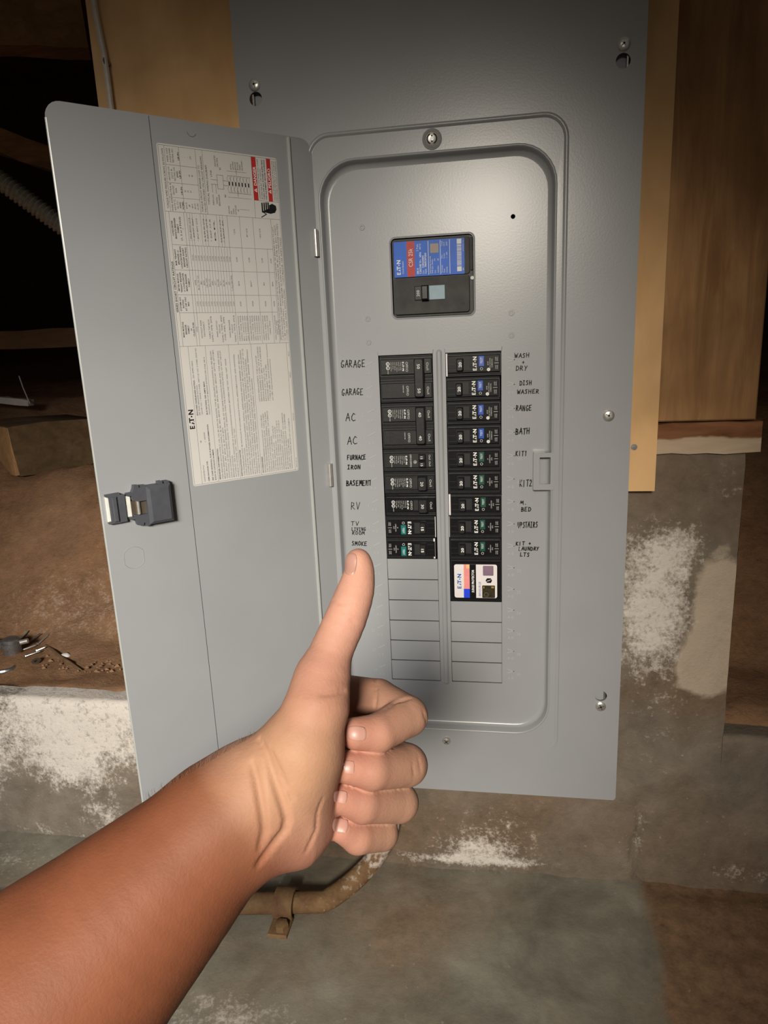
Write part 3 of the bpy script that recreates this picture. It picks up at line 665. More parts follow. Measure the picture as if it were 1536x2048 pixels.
# ---- handwriting in black marker: stroke letters on a unit box
HW = {'A': [[(0, 0), (.45, 1), (.8, 0)], [(.15, .38), (.7, .42)]], 'B': [[(.05, 0), (.1, 1), (.6, .85), (.55, .6), (.12, .52), (.7, .35), (.6, .05), (.05, 0)]], 'C': [[(.75, .85), (.45, 1), (.1, .6), (.1, .2), (.4, 0), (.8, .1)]],
      'D': [[(.1, 0), (.1, 1), (.55, .9), (.8, .5), (.55, .1), (.05, 0)]], 'E': [[(.7, 1), (.1, .95), (.05, 0), (.7, .03)], [(.08, .5), (.55, .52)]], 'F': [[(.7, 1), (.1, .95), (.05, 0)], [(.08, .5), (.55, .52)]],
      'G': [[(.75, .9), (.4, 1), (.1, .6), (.15, .1), (.5, 0), (.75, .35), (.45, .4)]], 'H': [[(.05, 1), (.05, 0)], [(.7, 1), (.68, 0)], [(.05, .5), (.7, .52)]], 'I': [[(.1, 1), (.6, 1)], [(.35, 1), (.33, 0)], [(.05, 0), (.6, 0)]],
      'i': [[(.3, 1), (.28, 0)]], 'K': [[(.1, 1), (.08, 0)], [(.7, 1), (.1, .45), (.75, 0)]], 'L': [[(.1, 1), (.05, .02), (.65, .05)]], 'M': [[(0, 0), (.15, 1), (.42, .35), (.7, 1), (.85, 0)]], 'N': [[(.05, 0), (.1, 1), (.65, 0), (.72, 1)]],
      'O': [[(.4, 1), (.08, .7), (.1, .15), (.4, 0), (.72, .25), (.7, .75), (.4, 1)]], 'P': [[(.1, 0), (.12, 1), (.6, .9), (.6, .55), (.12, .45)]], 'R': [[(.05, 0), (.12, 1), (.6, .88), (.55, .55), (.12, .48), (.75, 0)]],
      'S': [[(.7, .9), (.35, 1), (.15, .75), (.6, .4), (.5, .05), (.05, .05)]], 'T': [[(0, .95), (.8, 1)], [(.4, 1), (.36, 0)]], 'U': [[(.05, 1), (.1, .2), (.38, 0), (.65, .25), (.68, 1)]], 'V': [[(.05, 1), (.35, 0), (.75, 1)]],
      'W': [[(0, 1), (.2, 0), (.42, .7), (.6, 0), (.9, 1)]], 'Y': [[(.05, 1), (.36, .5), (.7, 1)], [(.36, .5), (.2, 0)]], '1': [[(.2, .8), (.4, 1), (.36, 0)]], '2': [[(.1, .8), (.4, 1), (.65, .75), (.1, .02), (.75, .05)]],
      '+': [[(.1, .5), (.7, .5)], [(.4, .8), (.4, .2)]], '.': [[(.3, .02), (.36, .1)]], ' ': []}
def handwrite(lines, label, lw=.62):
    mb = MB(); lw *= 1.55
    for st, px0, px1, py0, py1 in lines:
        a = at_y(px0, (py0 + py1) / 2, -.0003) * 1000; b = at_y(px1, (py0 + py1) / 2, -.0003) * 1000
        t = at_y((px0 + px1) / 2, py0, 0) * 1000; q = at_y((px0 + px1) / 2, py1, 0) * 1000
        h = t[2] - q[2]; wd_ = (b[0] - a[0]) / max(1, len(st))
        for i, ch in enumerate(st):
            jx, jy, sl = random.uniform(-.04, .04) * wd_, random.uniform(-.06, .06) * h, random.uniform(.08, .2)
            for sk in HW[ch]:
                pts = [(a[0] + wd_ * (i + .06) + jx + (x * .92 + sl * y * .5) * wd_, (t[2] + q[2]) / 2 - h / 2 + jy + y * h) for x, y in sk]
                mb.stroke(PF, pts, lw, .12, 'ink_black')
    o = mb.build('handwritten_note', box_, smooth=0); o['label'] = label
handwrite([('GARAGE', 681, 731, 720.5, 734.5)], 'upper black marker note reading GARAGE')
handwrite([('GARAGE', 683, 727, 777.5, 790)], 'lower black marker note reading GARAGE')
handwrite([('AC', 690.5, 712, 827, 842)], 'upper black marker note reading AC')
handwrite([('AC', 694, 716, 873, 888)], 'lower black marker note reading AC')
handwrite([('FURNACE', 694, 732, 910, 919), ('IRON', 694, 722, 930, 938)], 'black marker note reading FURNACE IRON', .7)
handwrite([('BASEMENT', 692, 744, 961, 971)], 'black marker note reading BASEMENT', .75)
handwrite([('RV', 701, 722, 1004, 1018)], 'black marker note reading RV', .5)
handwrite([('TV', 701, 719, 1043, 1051), ('LIVING', 703, 732, 1055, 1061.5), ('ROOM', 704, 730, 1062.5, 1069)], 'black marker note reading TV LIVING ROOM', .5)
handwrite([('SMOKE', 703, 735, 1083, 1091)], 'black marker note reading SMOKE', .6)
handwrite([('WASH', 1029, 1060, 706.5, 715), ('+', 1044, 1050, 721, 729), ('DRY', 1031, 1056, 732, 741)], 'black marker note reading WASH + DRY', .55)
handwrite([('DISH', 1039, 1064, 761.5, 770), ('WASHER', 1034, 1079, 779, 787)], 'black marker note reading DISH WASHER', .6)
handwrite([('RANGE', 1031.5, 1064, 811, 821.5)], 'black marker note reading RANGE')
handwrite([('BATH', 1031, 1060, 856.5, 868)], 'black marker note reading BATH', .7)
handwrite([('KiT1', 1031, 1055, 902.5, 912)], 'black marker note reading KIT1')
handwrite([('KiT2', 1039, 1065, 960, 973)], 'black marker note reading KIT2')
handwrite([('M.', 1040, 1056, 1002, 1009), ('BED', 1042, 1063, 1014.5, 1022.5)], 'black marker note reading M. BED')
handwrite([('UPSTAIRS', 1035, 1076, 1044, 1055)], 'black marker note reading UPSTAIRS')
handwrite([('KiT +', 1031.5, 1063, 1083.5, 1090.5), ('LAUNDRY', 1037, 1079, 1094, 1101), ('LTS', 1040, 1060, 1105.5, 1113)], 'black marker note reading KIT + LAUNDRY LTS')

# ---- door, swung open 135 degrees
mb = MB(); GD = 'grey_paint_door'
dz0, dz1 = -460.5, 214.5
ol = rrect(-243, 4.5, dz0, dz1, 13, 6)
mb.prism(DF, ol, -3.0, -1.0, GD)
# inner face: raised middle panel between the two bends
lp = [p for p in rrect(-242.4, -100, dz0 + .6, dz1 - .6, 12.5, 8) if p[0] < -120]; mb.prism(DF, [(-159.2, dz1 - .6)] + lp + [(-159.2, dz0 + .6)], -1.2, .6, GD)
mb.tube([DF.p(-242.6, dz0 + 14, -.6), DF.p(-242.6, dz1 - 14, -.6)], .0013, 'grey_bead', 8)  # edge bead added for a bright line, highlight painted in paler grey
mb.box(DF, -158.4, -23.4, dz0 + .8, dz1 - .8, -1.2, 0, GD)
mb.add([DF.p(-23.4, dz0 + .8, -1), DF.p(-23.4, dz1 - .8, -1), DF.p(-23.4, dz0 + .8, 0), DF.p(-23.4, dz1 - .8, 0), DF.p(-22.8, dz0 + .8, 1.6), DF.p(-22.8, dz1 - .8, 1.6), DF.p(-21.2, dz0 + .8, 1.9), DF.p(-21.2, dz1 - .8, 1.9), DF.p(-20.2, dz0 + 1.5, .2), DF.p(-20.2, dz1 - 1.5, .2),
        DF.p(3.6, dz0 + 12, .2), DF.p(3.6, dz1 - 12, .2), DF.p(-2, dz0 + 3, .2), DF.p(-2, dz1 - 3, .2)],
       [(0, 2, 3, 1), (2, 4, 5, 3), (4, 6, 7, 5), (6, 8, 9, 7), (8, 12, 10, 11, 13, 9)], GD)
mb.tube([DF.p(-22.2, dz0 + 2, .5), DF.p(-22.2, dz1 - 2, .5)], .0019, 'grey_bead', 12)
door = mb.build('door', box_, smooth=30); door['label'] = 'open door with the data label on its inner face'
# black door latch
mb = MB(); LT = 'grey_plastic'
mb.box(DF, -204, -180.6, -144.2, -107.6, .6, 13, LT, 3)
mb.box(DF, -191.2, -187.4, -109, -105.2, .6, 9, LT); mb.box(DF, -185.6, -181.2, -109, -105.6, .6, 9, LT)
mb.prism(DF, [(-221, -114.6), (-216.5, -115.2), (-216.8, -118.6), (-212, -121), (-203, -121), (-203, -106.8), (-208.2, -106.4), (-208.3, -108.4), (-209.4, -108.4), (-209.5, -106), (-213.6, -105.6), (-214.4, -109), (-216, -112.2), (-221, -112.4)], .6, 8, LT)
mb.prism(DF, [(-221, -137), (-216, -137.2), (-215, -139.4), (-214.4, -143.4), (-208.9, -144.2), (-208.6, -142), (-207.4, -142), (-207.3, -145.4), (-203, -145.4), (-203, -134), (-211, -134.2), (-216.8, -132.6), (-216.6, -135.2), (-221, -135.4)], .6, 8, LT)
la = mb.build('latch', door, smooth=30); la['label'] = 'dark grey plastic door latch'
mb = MB()
mb.prism(DF, [(-239.4, -111.2), (-226.8, -110.8), (-226.6, -112.6), (-222.6, -113), (-222.8, -138.4), (-229.6, -138.6), (-239.2, -138.6), (-239.2, -137), (-236.4, -136.2), (-236, -114.6), (-239.2, -113)], .6, 6, LT)
mb.box(DF, -234.6, -230, -137, -113.6, 6, 8, LT, .9)
sl = mb.build('latch_slide', door, smooth=30); sl['label'] = 'dark grey plastic latch slide'
mb = MB(); mb.box(DF, -239.3, -236.2, -136.8, -113.4, .6, 3.6, 'latch_rubber', .6); mb.box(DF, -222.2, -217.2, -135.2, -115, .6, 4.4, 'latch_rubber', .6); mb.build('latch_window', door, smooth=30)
mb = MB(); mb.box(DF, -217, -204, -134, -120.6, .7, 4, 'brass_shadow'); mb.tube([DF.p(-211, -133.6, 5), DF.p(-211, -121, 5)], .0016, 'steel', 10); mb.build('latch_spring', door, smooth=40)
# stamped knockout outline and half-moon dimple, its shade drawn as a dark stroke
ko = [(-219.9 + 10.8 * math.cos(a), -175.5 + 10.8 * math.sin(a)) for a in np.linspace(0, 2 * math.pi, 40, endpoint=False)]
ko = [(max(-229.4, min(-210.6, a)), b) for a, b in ko]; k2 = [(-219.9 + (a + 219.9) * .955, -175.5 + (b + 175.5) * .955) for a, b in ko]
mb = MB(); mb.loft(DF, [(ko, .55), ([(p[0] * .5 + q_[0] * .5, p[1] * .5 + q_[1] * .5) for p, q_ in zip(ko, k2)], 1.0), (k2, .55)], GD); mb.build('knockout_ring', door, smooth=50)
mb = MB(); mb.stroke(DF, [(-121 + 4.2 * math.cos(a), 205.5 + 4.2 * math.sin(a)) for a in np.linspace(3.3, 5.9, 12)], .5, .06, 'print_soft'); mb.build('stamped_crescent', door, smooth=0)

# ---- printed data label on the door (text runs upwards)
mb = MB(); W0 = .12; W1 = .17; W2 = .20
mb.prism(DF, rrect(-154.6, -36.6, -116.6, 192.6, 2, 4), .02, W0, 'label_white')
LN = 'print_dark'
def vl(s, z0, z1, t=.22): mb.rect(DF, -s - t / 2, -s + t / 2, z0, z1, W1, LN)          # line along the reading direction
def hl(z, s0, s1, t=.22): mb.rect(DF, -s1, -s0, z - t / 2, z + t / 2, W1, LN)
def T(st, s, z, size=1.35, m='print_dark', bold=False, align='L', fit=None, xs=.92): mb.text(DF, st, -s, z, size, W2, m, 90, xs, bold, align, fit)
A0, A1 = -115.4, 17.6; B1 = 136.4; C1 = 191.2
for s in (153.4, 37.4): vl(s, A0, C1)
for z in (A0, A1, B1, C1): hl(z, 37.4, 153.4)
for s in (145.4, 128.4, 104.5, 80.5, 40.8): vl(s, A0, A1)
mb.logo(DF, -147.0, -60.4, 5.0, 18.6, W2, 'ink_black', 90)
T('LOADCENTER STYLE', 141.8, -113.5); T('BR', 141.8, -74.5); T('NEMA ENCLOSURE TYPE:', 137.5, -113.5, bold=True); T('1 - INDOOR', 137.5, -74.5)
T('SEE CASE SIDEWALL FOR FURTHER INFORMATION', 133.3, -113.5, bold=True, fit=56); T('SUCH AS CATALOG NUMBER', 130.5, -113.5, bold=True, fit=31)
T('ENCLOSED PANELBOARD RATING:', 142.4, -48, bold=True, fit=34); T('200 AMPS MAX.', 142.4, -12.5, fit=17); T('SEE MAIN BREAKER RATING', 140.1, -48, 1.25, fit=29)
T('120/240 VAC 1 PHASE 3 WIRE, 208Y/120 VAC 3 WIRE, 50/60 HZ.', 137.6, -48, 1.25, fit=64)
T('BUS RATING: 200 AMPS MAX', 132.6, -48, bold=True, fit=32); T('MAXIMUM SUM OF BREAKER RATINGS PER STAB: 200 A', 130.0, -48, 1.3, fit=55)
T('BREAKER INFORMATION', 125.6, -113.5, 1.5, bold=True, fit=31)
BI = ['MAIN BREAKERS (EATON FAMILY): CSR, CSH, BR, BWH OR BACKFED TYPE BR (REQUIRES HOLD-DOWN KIT PER BELOW)', 'BRANCH BREAKERS (EATON FAMILY): BJ, BR, BRH, BRHH, BRD, BRSN, BRCAF, BRHCAF, GFTCB, GFTCBH,',
      'GFEP, BRAFGF, BRX, BRNX, BJ, BJH OR BRW.', 'ADDITIONAL OR REPLACEMENT BREAKERS SHALL BE OF THE SAME MANUFACTURER AND TYPE AND SHALL', 'HAVE AN INTERRUPTING RATING EQUAL TO OR GREATER THAN THE INTERRUPTING RATING OF ANY CIRCUIT',
      'BREAKER INSTALLED.', 'AUTOMATIC TRIP IS INDICATED BY A HANDLE POSITION MIDWAY BETWEEN THE "ON" AND "OFF". MOVE', 'HANDLE TO EXTREME "OFF", THEN TO "ON".']
for i, (l, n) in enumerate(zip(BI, (126, 127, 52, 126, 126, 23, 118, 50))): T(l, 122.8 - i * 2.42, -113.5, 1.32, fit=n)
T('INSTALLATION NOTES', 101.8, -113.5, 1.5, bold=True, fit=27)
IN_ = ['THIS PANELBOARD MUST BE INSTALLED IN ACCORDANCE WITH ALL APPLICABLE LOCAL AND NATIONAL', 'CODES AND REGULATIONS.', 'SUITABLE FOR USE AS SERVICE EQUIPMENT. INSTALL APPROPRIATE SERVICE BARRIER KIT BELOW.',
       'WHEN USED AS SERVICE EQUIPMENT, ANY UNUSED NEUTRAL TERMINALS MAY BE USED FOR EQUIPMENT', 'GROUNDING. FOR EQUIPMENT GROUNDING, WIRE TERMINALS ARE SUITABLE FOR (1) #14-4 OR UP TO (3)', '#14-10 WIRES. MULTIPLE WIRES IN THE SAME HOLE MUST BE THE SAME SIZE AND MATERIAL.',
       'TERMINALS OTHER THAN BREAKER TERMINALS SUITABLE FOR 60/75°C AL-CU WIRE. BREAKER TERMINALS', 'SUITABLE FOR AL/CU WIRE WHEN SO MARKED. REFER TO MARKINGS ON BREAKERS.']
for i, (l, n) in enumerate(zip(IN_, (122, 29, 122, 126, 127, 118, 126, 98))): T(l, 99.1 - i * 2.42, -113.5, 1.32, fit=n)
T('ACCESSORIES', 77.8, -113.5, 1.5, bold=True, fit=17)
AC_ = ['BACKFED MAIN BREAKER HOLD-DOWN KIT:  TYPE # BRHD', 'CSR TYPE MAIN BREAKER FILLER PLATE:  TYPE # CSRFP', 'FILLER PLATE TO CLOSE BRANCH OPENINGS: TYPE # BRFP', 'MAIN LUG KIT FOR CONVERTIBLE PANELS:  CAT # BRFLCSF',
       'OVERSIZED LUGS:  CAT # BRHP225', '(10) METAL GROUND LUGS      CAT # NL10', '(20) NEUTRAL GROUND LUGS   CAT # NL20', '(14) NEUTRAL W/ WIRING TAB LUG  CAT # NL14', '(16) NEUTRAL W/ WIRING TAB LUG  CAT # NL16',
       'WIRING EXTENSION KIT:  CAT # BRDCE', 'BR MAIN MECHANICAL INTERLOCK KIT  CAT # BRMIKCSR', 'BR MAIN MECHANICAL INTERLOCK KIT  CAT # BRMIKBR', 'LABEL KITS: TYPE # BRLABEL', 'INNOVATION TERMINAL BLOCK KIT: CAT # ENBKTS']
for i, l in enumerate(AC_): T(l, 75.2 - i * 2.42, -113.5, 1.3, fit=min(68, len(l) * 1.25))
AR = ['LATCH REPLACEMENT: TYPE # LATCHP', 'SERVICE BARRIER KIT (CSR): KIT # TICSRGD', 'SERVICE BARRIER KIT (BR): KIT # TIMCBGD', 'KEYLOCK KIT: CAT # TDL', 'GROUND BARS: TYPE # GBK', '* TYPE # GBK (for Special Installation Instructions', 'see URL: http://www.eatoncommon)']
for i, (l, n) in enumerate(zip(AR, (46, 55, 55, 34, 37, 57, 42))): T(l, 75.4 - i * 2.5, -40, 1.3, fit=n)
T('PUB45213', 38.3, -18, 1.1); T('REV. 07', 38.3, 4, 1.1); T('P09MCH, REV. 205', 38.3, -113, 1.0); T('MADE IN USA', 38.3, -63, 1.0)
# --- ratings table
T('SERIES SHORT CIRCUIT RATINGS', 150.9, (A1 + B1) / 2 - 6, 1.7, bold=True, align='C', fit=45)
vl(150.0, A1, B1); vl(47.9, A1, B1)
for z in (48.1, 64.2, 86.2, 108.1): hl(z, 47.9, 150.0)
for s in (136.2, 133.4): vl(s, A1, B1)
for i in range(1, 15): vl(133.4 - i * 2.82, 48.1 if i < 14 else A1, 108.1, .18)
for s in (130.6, 128.4, 120.5, 117.6, 114.9, 104.5, 101.4, 98.6, 93.9): vl(s, 108.1, B1, .18)
for s in (93.9, 81.3, 67.4, 54.0): vl(s, A1, B1 if s > 60 else 108.1)
H = [((A1 + 48.1) / 2, ['MAIN MODULE', 'BREAKER', 'FAMILY', 'or', 'CLASS FUSE']), (56.1, ['SYSTEM A/C', 'RATING', 'AT 240 VAC', 'MAX']), (75.2, ['METER MODULE', 'TENANT BREAKER', 'or LOADCENTER', 'MAIN BREAKER', 'FAMILY']),
     (97.2, ['M.M. TENANT', 'BREAKER or', 'LOADCENTER MAIN', 'BREAKER SHORT', 'CIRCUIT RATING']), (122.2, ['LOADCENTER', 'BRANCH BREAKER', 'FAMILY', '(1, 2 or 3 POLE)', '*'])]
for zc, ls in H:
    for i, l in enumerate(ls): T(l, 147.4 - i * 2.55, zc, 1.45, bold=True, align='C', fit=min(len(l) * 1.28, 21))
T('NONE', 134.2, (A1 + 48.1) / 2, 1.3, align='C')
for i, l in enumerate(['WITHOUT MAIN', 'DISCONNECT', '', 'CABLE TAP BOX', 'FAMILY: MTB, 3MTB', '', 'MAIN SWITCH', 'MODULE', 'FAMILY: TMPS, 3MPS', 'TYPE: 3MPS, 3MPE', '', 'MAIN BREAKER', 'MODULE', 'FAMILY: TMCB, 3MCB']):
    if l: T(l, 129.6 - i * 2.62, (A1 + 48.1) / 2, 1.4, align='C', fit=min(26, len(l) * 1.4))
MB2 = ['NONE', 'BR, CC, THP, CCV', 'BRH', 'BRHH', 'CSR, CHDH', 'BPH, CCS', 'DNPL', 'G2***', 'EG3, SUB', 'FD***', '6JG, HJC', 'DK', 'HFD', 'T1 (Fuse-200A MAX)']
for i in range(14):
    s = 133.4 - i * 2.82 - 2.35
    T(MB2[i], s, 75.2, 1.25, align='C'); T('%d,000' % random.choice((10, 22, 25, 42, 65, 100)), s, 97.2, 1.35, 'print_soft', align='C'); T('%d,000' % random.choice((10, 22, 25, 42, 65)), s, 56.1, 1.25, 'print_soft', align='C')
for s, l in ((132.0, '* BR2F BWHY QT/B'), (128.8, '* BR2F BRP'), (125, '* BR2F BRPY QT/B'), (118.2, 'BJ, BJ BR, BR QT/B'), (115.4, '* BR2F QT/B'), (112, '* BRP 27-B'), (108, 'BR'), (102.0, 'BJ BJ BR2 BJ BY QT/B'), (99.2, '* BR2F BR')): T(l, s - 1, 122.2, 1.2, align='C', fit=20)
for sc_, ls in ((93, ['MAIN BREAKER MODULE', 'FAMILY: TMCB, 3MCB', 'BD1: 1 POSI/CH 100A', 'BD2: 2 POSI/CH 150A', 'NFD: 3 POSI/CH 200A']), (80.4, ['MAIN BREAKER MODULE', 'FAMILY: TMCB, 3MCB', 'SPD: 2 POSI/CH 400A', 'SPM: 4 POSI/CH 600A', 'LVX: 4 POSI/CH 600A']),
                (66.6, ['MAIN SWITCH MODULE', 'FAMILY: 3MPS, 3MPE', 'WITH CLASS T FUSE', '1200A MAX']), (53.2, ['MAIN SWITCH MODULE', 'FAMILY: 3MPE', 'CLASS T'])):
    for i, l in enumerate(ls): T(l, sc_ - 2 - i * (2.35 if len(ls) == 5 else 2.5 if len(ls) == 4 else 1.9), (A1 + 48.1) / 2, 1.25, align='C', fit=24 if len(l) > 12 else 14)
for s, a, b_, c_, d in ((87, '65,000', 'BRHX', '22,000', '* QT/B'), (74, '100,000', 'BRHX**', '22,000', 'BR** QT/B'), (60, '100,000', 'BRH', '22,000', '* BR2F QT/B'), (50.4, '100,000', 'BRHH', '42,000', '')):
    for tx, z in ((a, 56.1), (b_, 75.2), (c_, 97.2), (d, 122.2)):
        if tx: T(tx, s, z, 1.3, align='C')
for i, (l, n) in enumerate((('*BREAKERS IN THIS COLUMN MAY NOT FIT IN TYPE LOADCENTER. SEE BREAKER INFO TO LEFT.', 110), ('** ALSO INCLUDES THESE BRANCH BREAKER FAMILIES: BR, BD, BWB, BQ, BGC, ETNOT.', 112), ('*** BR (110 AMPS MAX.)   **QT/BRD(BR 50 AMPS MAX UNLESS OTHERWISE NOTED)', 113), ('****TES 150A ONLY WITH ETN01   **OPT/B(FOR 100 AMPS MAX)', 100))): T(l, 45.6 - i * 2.45, A1 + 2, 1.35, fit=n)
# --- torque table, wiring diagram and warning
T('TORQUE WIRE PRESSURE SCREWS AS FOLLOWS:', 149.2, (B1 + C1) / 2, 1.7, align='C', fit=50)
vl(148.1, B1, C1); vl(134.9, B1, C1); vl(119.5, B1, C1); vl(112.9, B1, C1); vl(64.0, B1, C1)
for z in (148.5, 160.8, 175.6): hl(z, 119.5, 148.1)
for zc, ls, vs in ((142.4, ['WIRE SIZE', '60/75°C', 'AL-CU', 'AWG/', 'KCMIL'], ['#14-10', '#8', '#6-4', '#3-2/0', '#1-300']), (154.6, ['NEUTRAL &', 'GROUND', 'BAR', '', 'LB-IN'], ['20', '25', '35', '-', '-']), (168.2, ['GROUND LUG', '(G1) &', 'NEUTRAL LUG', '(N2)', 'LB-IN'], ['-', '-', '60', '60', '-']), (183.4, ['PANEL LUGS', '(A & B) & MAIN', 'NEUTRAL (N1)', '', 'LB-IN'], ['-', '-', '-', '275', ''])):
    for i, l in enumerate(ls):
        if l: T(l, 145.3 - i * 2.5, zc, 1.4, align='C', bold=(i >= 3), fit=min(11.5, len(l) * 1.35))
    for i, l in enumerate(vs):
        if l: T(l, 132 - i * 2.7, zc, 1.4, align='C')
T('TORQUE CIRCUIT BREAKER LUGS TO', 116.8, B1 + 1.5, 1.6, fit=40); T('VALUES SPECIFIED ON CIRCUIT BREAKERS', 113.9, B1 + 1.5, 1.6, fit=48)
T('TYPICAL WIRING DIAGRAM', 109.6, (B1 + C1) / 2 - 2, 1.8, align='C', fit=34)
T('MAIN LUG', 105.4, 145, 1.5, fit=9); T('MAIN', 101.8, 146, 1.5, fit=6); T('BREAKER', 99.4, 144.5, 1.5, fit=10); T('LINE', 105.4, 169, 1.4, fit=6)
mb.stroke(DF, [(-106, 156), (-106, 163)], .25, W2, LN); mb.stroke(DF, [(-102.4, 155), (-102.4, 163)], .25, W2, LN)
for dz_ in (163, 167): mb.stroke(DF, [(-107, dz_), (-100, dz_)], .25, W2, LN)
mb.stroke(DF, [(-100.5, 159.5), (-94.5, 159.5), (-94.5, 171.5), (-100.5, 171.5), (-100.5, 159.5)], .25, W2, LN)
for dz_ in (163, 167): mb.stroke(DF, [(-94.5, dz_), (-90, dz_)], .25, W2, LN)
for i in range(7):
    s = 89 - i * 3.3
    for z0_, z1_ in ((157, 163.4), (166.6, 172)):
        mb.stroke(DF, [(-s, z0_), (-s - 1.6, (z0_ + z1_) / 2), (-s, z1_)], .2, W2, LN)
    mb.rect(DF, -s - .2, -s + 1.0, 163.4, 166.8, W2, 'ink_black'); mb.stroke(DF, [(-s + 1.6, 157), (-s + 1.6, 172)], .2, W2, LN)
for z in (157, 172): mb.stroke(DF, [(-90, z), (-66.5, z)], .2, W2, LN)
mb.stroke(DF, [(-91, 153), (-67, 153)], .2, W2, LN); mb.stroke(DF, [(-90, 176), (-70, 176)], .2, W2, LN); mb.stroke(DF, [(-80, 143), (-70, 143)], .2, W2, LN)
T('L-O-A-D', 80, 153.6, 1.2); T('L-O-A-D', 80, 173, 1.2); T('N2', 93, 152.5, 1.4, bold=True); T('N1', 96, 176, 1.4, bold=True); T('G1', 81, 141, 1.3, bold=True)
for i, l in enumerate(('INSULATED', 'NEUTRAL')): T(l, 100.5 - i * 2.3, 178.5, 1.4)
for i, l in enumerate(('BOND', 'NEUTRAL', 'TORQUE', '40 IN-LBS', 'WHEN', 'NECESSARY')): T(l, 85 - i * 2.3, 177.5, 1.3)
for i, l in enumerate(('GROUND', 'BAR', 'WHEN', 'INSTALLED')): T(l, 90.5 - i * 2.3, 138, 1.3)
mb.rect(DF, -64, -59.3, 152.5, 191.0, W1, 'label_red'); mb.rect(DF, -48.2, -43.8, 152.5, 191.0, W1, 'label_red'); hl(152.5, 37.4, 64)
mb.text(DF, 'DANGER', -60.0, 165.5, 2.9, W2, 'sticker_white', 90, 1, True, 'L', 17); mb.text(DF, 'PELIGRO', -44.6, 164.5, 2.9, W2, 'sticker_white', 90, 1, True, 'L', 18)
for s in (60.2, 44.9):
    mb.flat(DF, [(-s, 159.6), (-s, 163.4), (-s - 3.1, 161.5)], W2, 'sticker_white'); mb.stroke(DF, [(-s - .4, 161.5), (-s - 2.0, 161.5)], .35, W2 + .03, 'label_red')
for i, l in enumerate(('HAZARDOUS VOLTAGE WILL CAUSE', 'SEVERE INJURY OR DEATH.', 'TURN OFF ALL POWER SUPPLYING', 'THIS EQUIPMENT BEFORE WORKING')): T(l, 57.0 - i * 2.35, 153.6, 1.35, fit=36 if i != 1 else 28, bold=(i > 1))
for i, l in enumerate(('VOLTAJE PELIGROSO QUE PROVOCARA', 'LESIONES GRAVES O LA MUERTE', 'DESCONECTE TODA LA ENERGIA')): T(l, 41.6 - i * 1.75, 153.6, 1.0, fit=36)
# hand-and-bolt warning picture
for k, (s, z0_) in enumerate(((56, 144.5), (53.7, 145.2), (51.5, 146), (49.4, 146.5))): mb.prism(DF, rrect(-s - .75, -s + .75, z0_ - 2.8, z0_ + 6.4 - k * .4, .7, 3), W1, W1 + .02, 'ink_black')
mb.prism(DF, [(-57, 142.5), (-47.5, 141.2), (-42.5, 142.5), (-40.6, 145.5), (-41, 149), (-45, 150.6), (-48.5, 149), (-48.5, 146)], W1, W1 + .02, 'ink_black')
mb.stroke(DF, [(-57.5, 137.5), (-52, 140.5), (-55, 142), (-49.5, 143.5), (-46.5, 141.5)], .8, W2 + .03, 'ink_black')
lb = mb.build('data_label', door, smooth=0); lb['label'] = 'white printed data label with tables and red warning boxes'

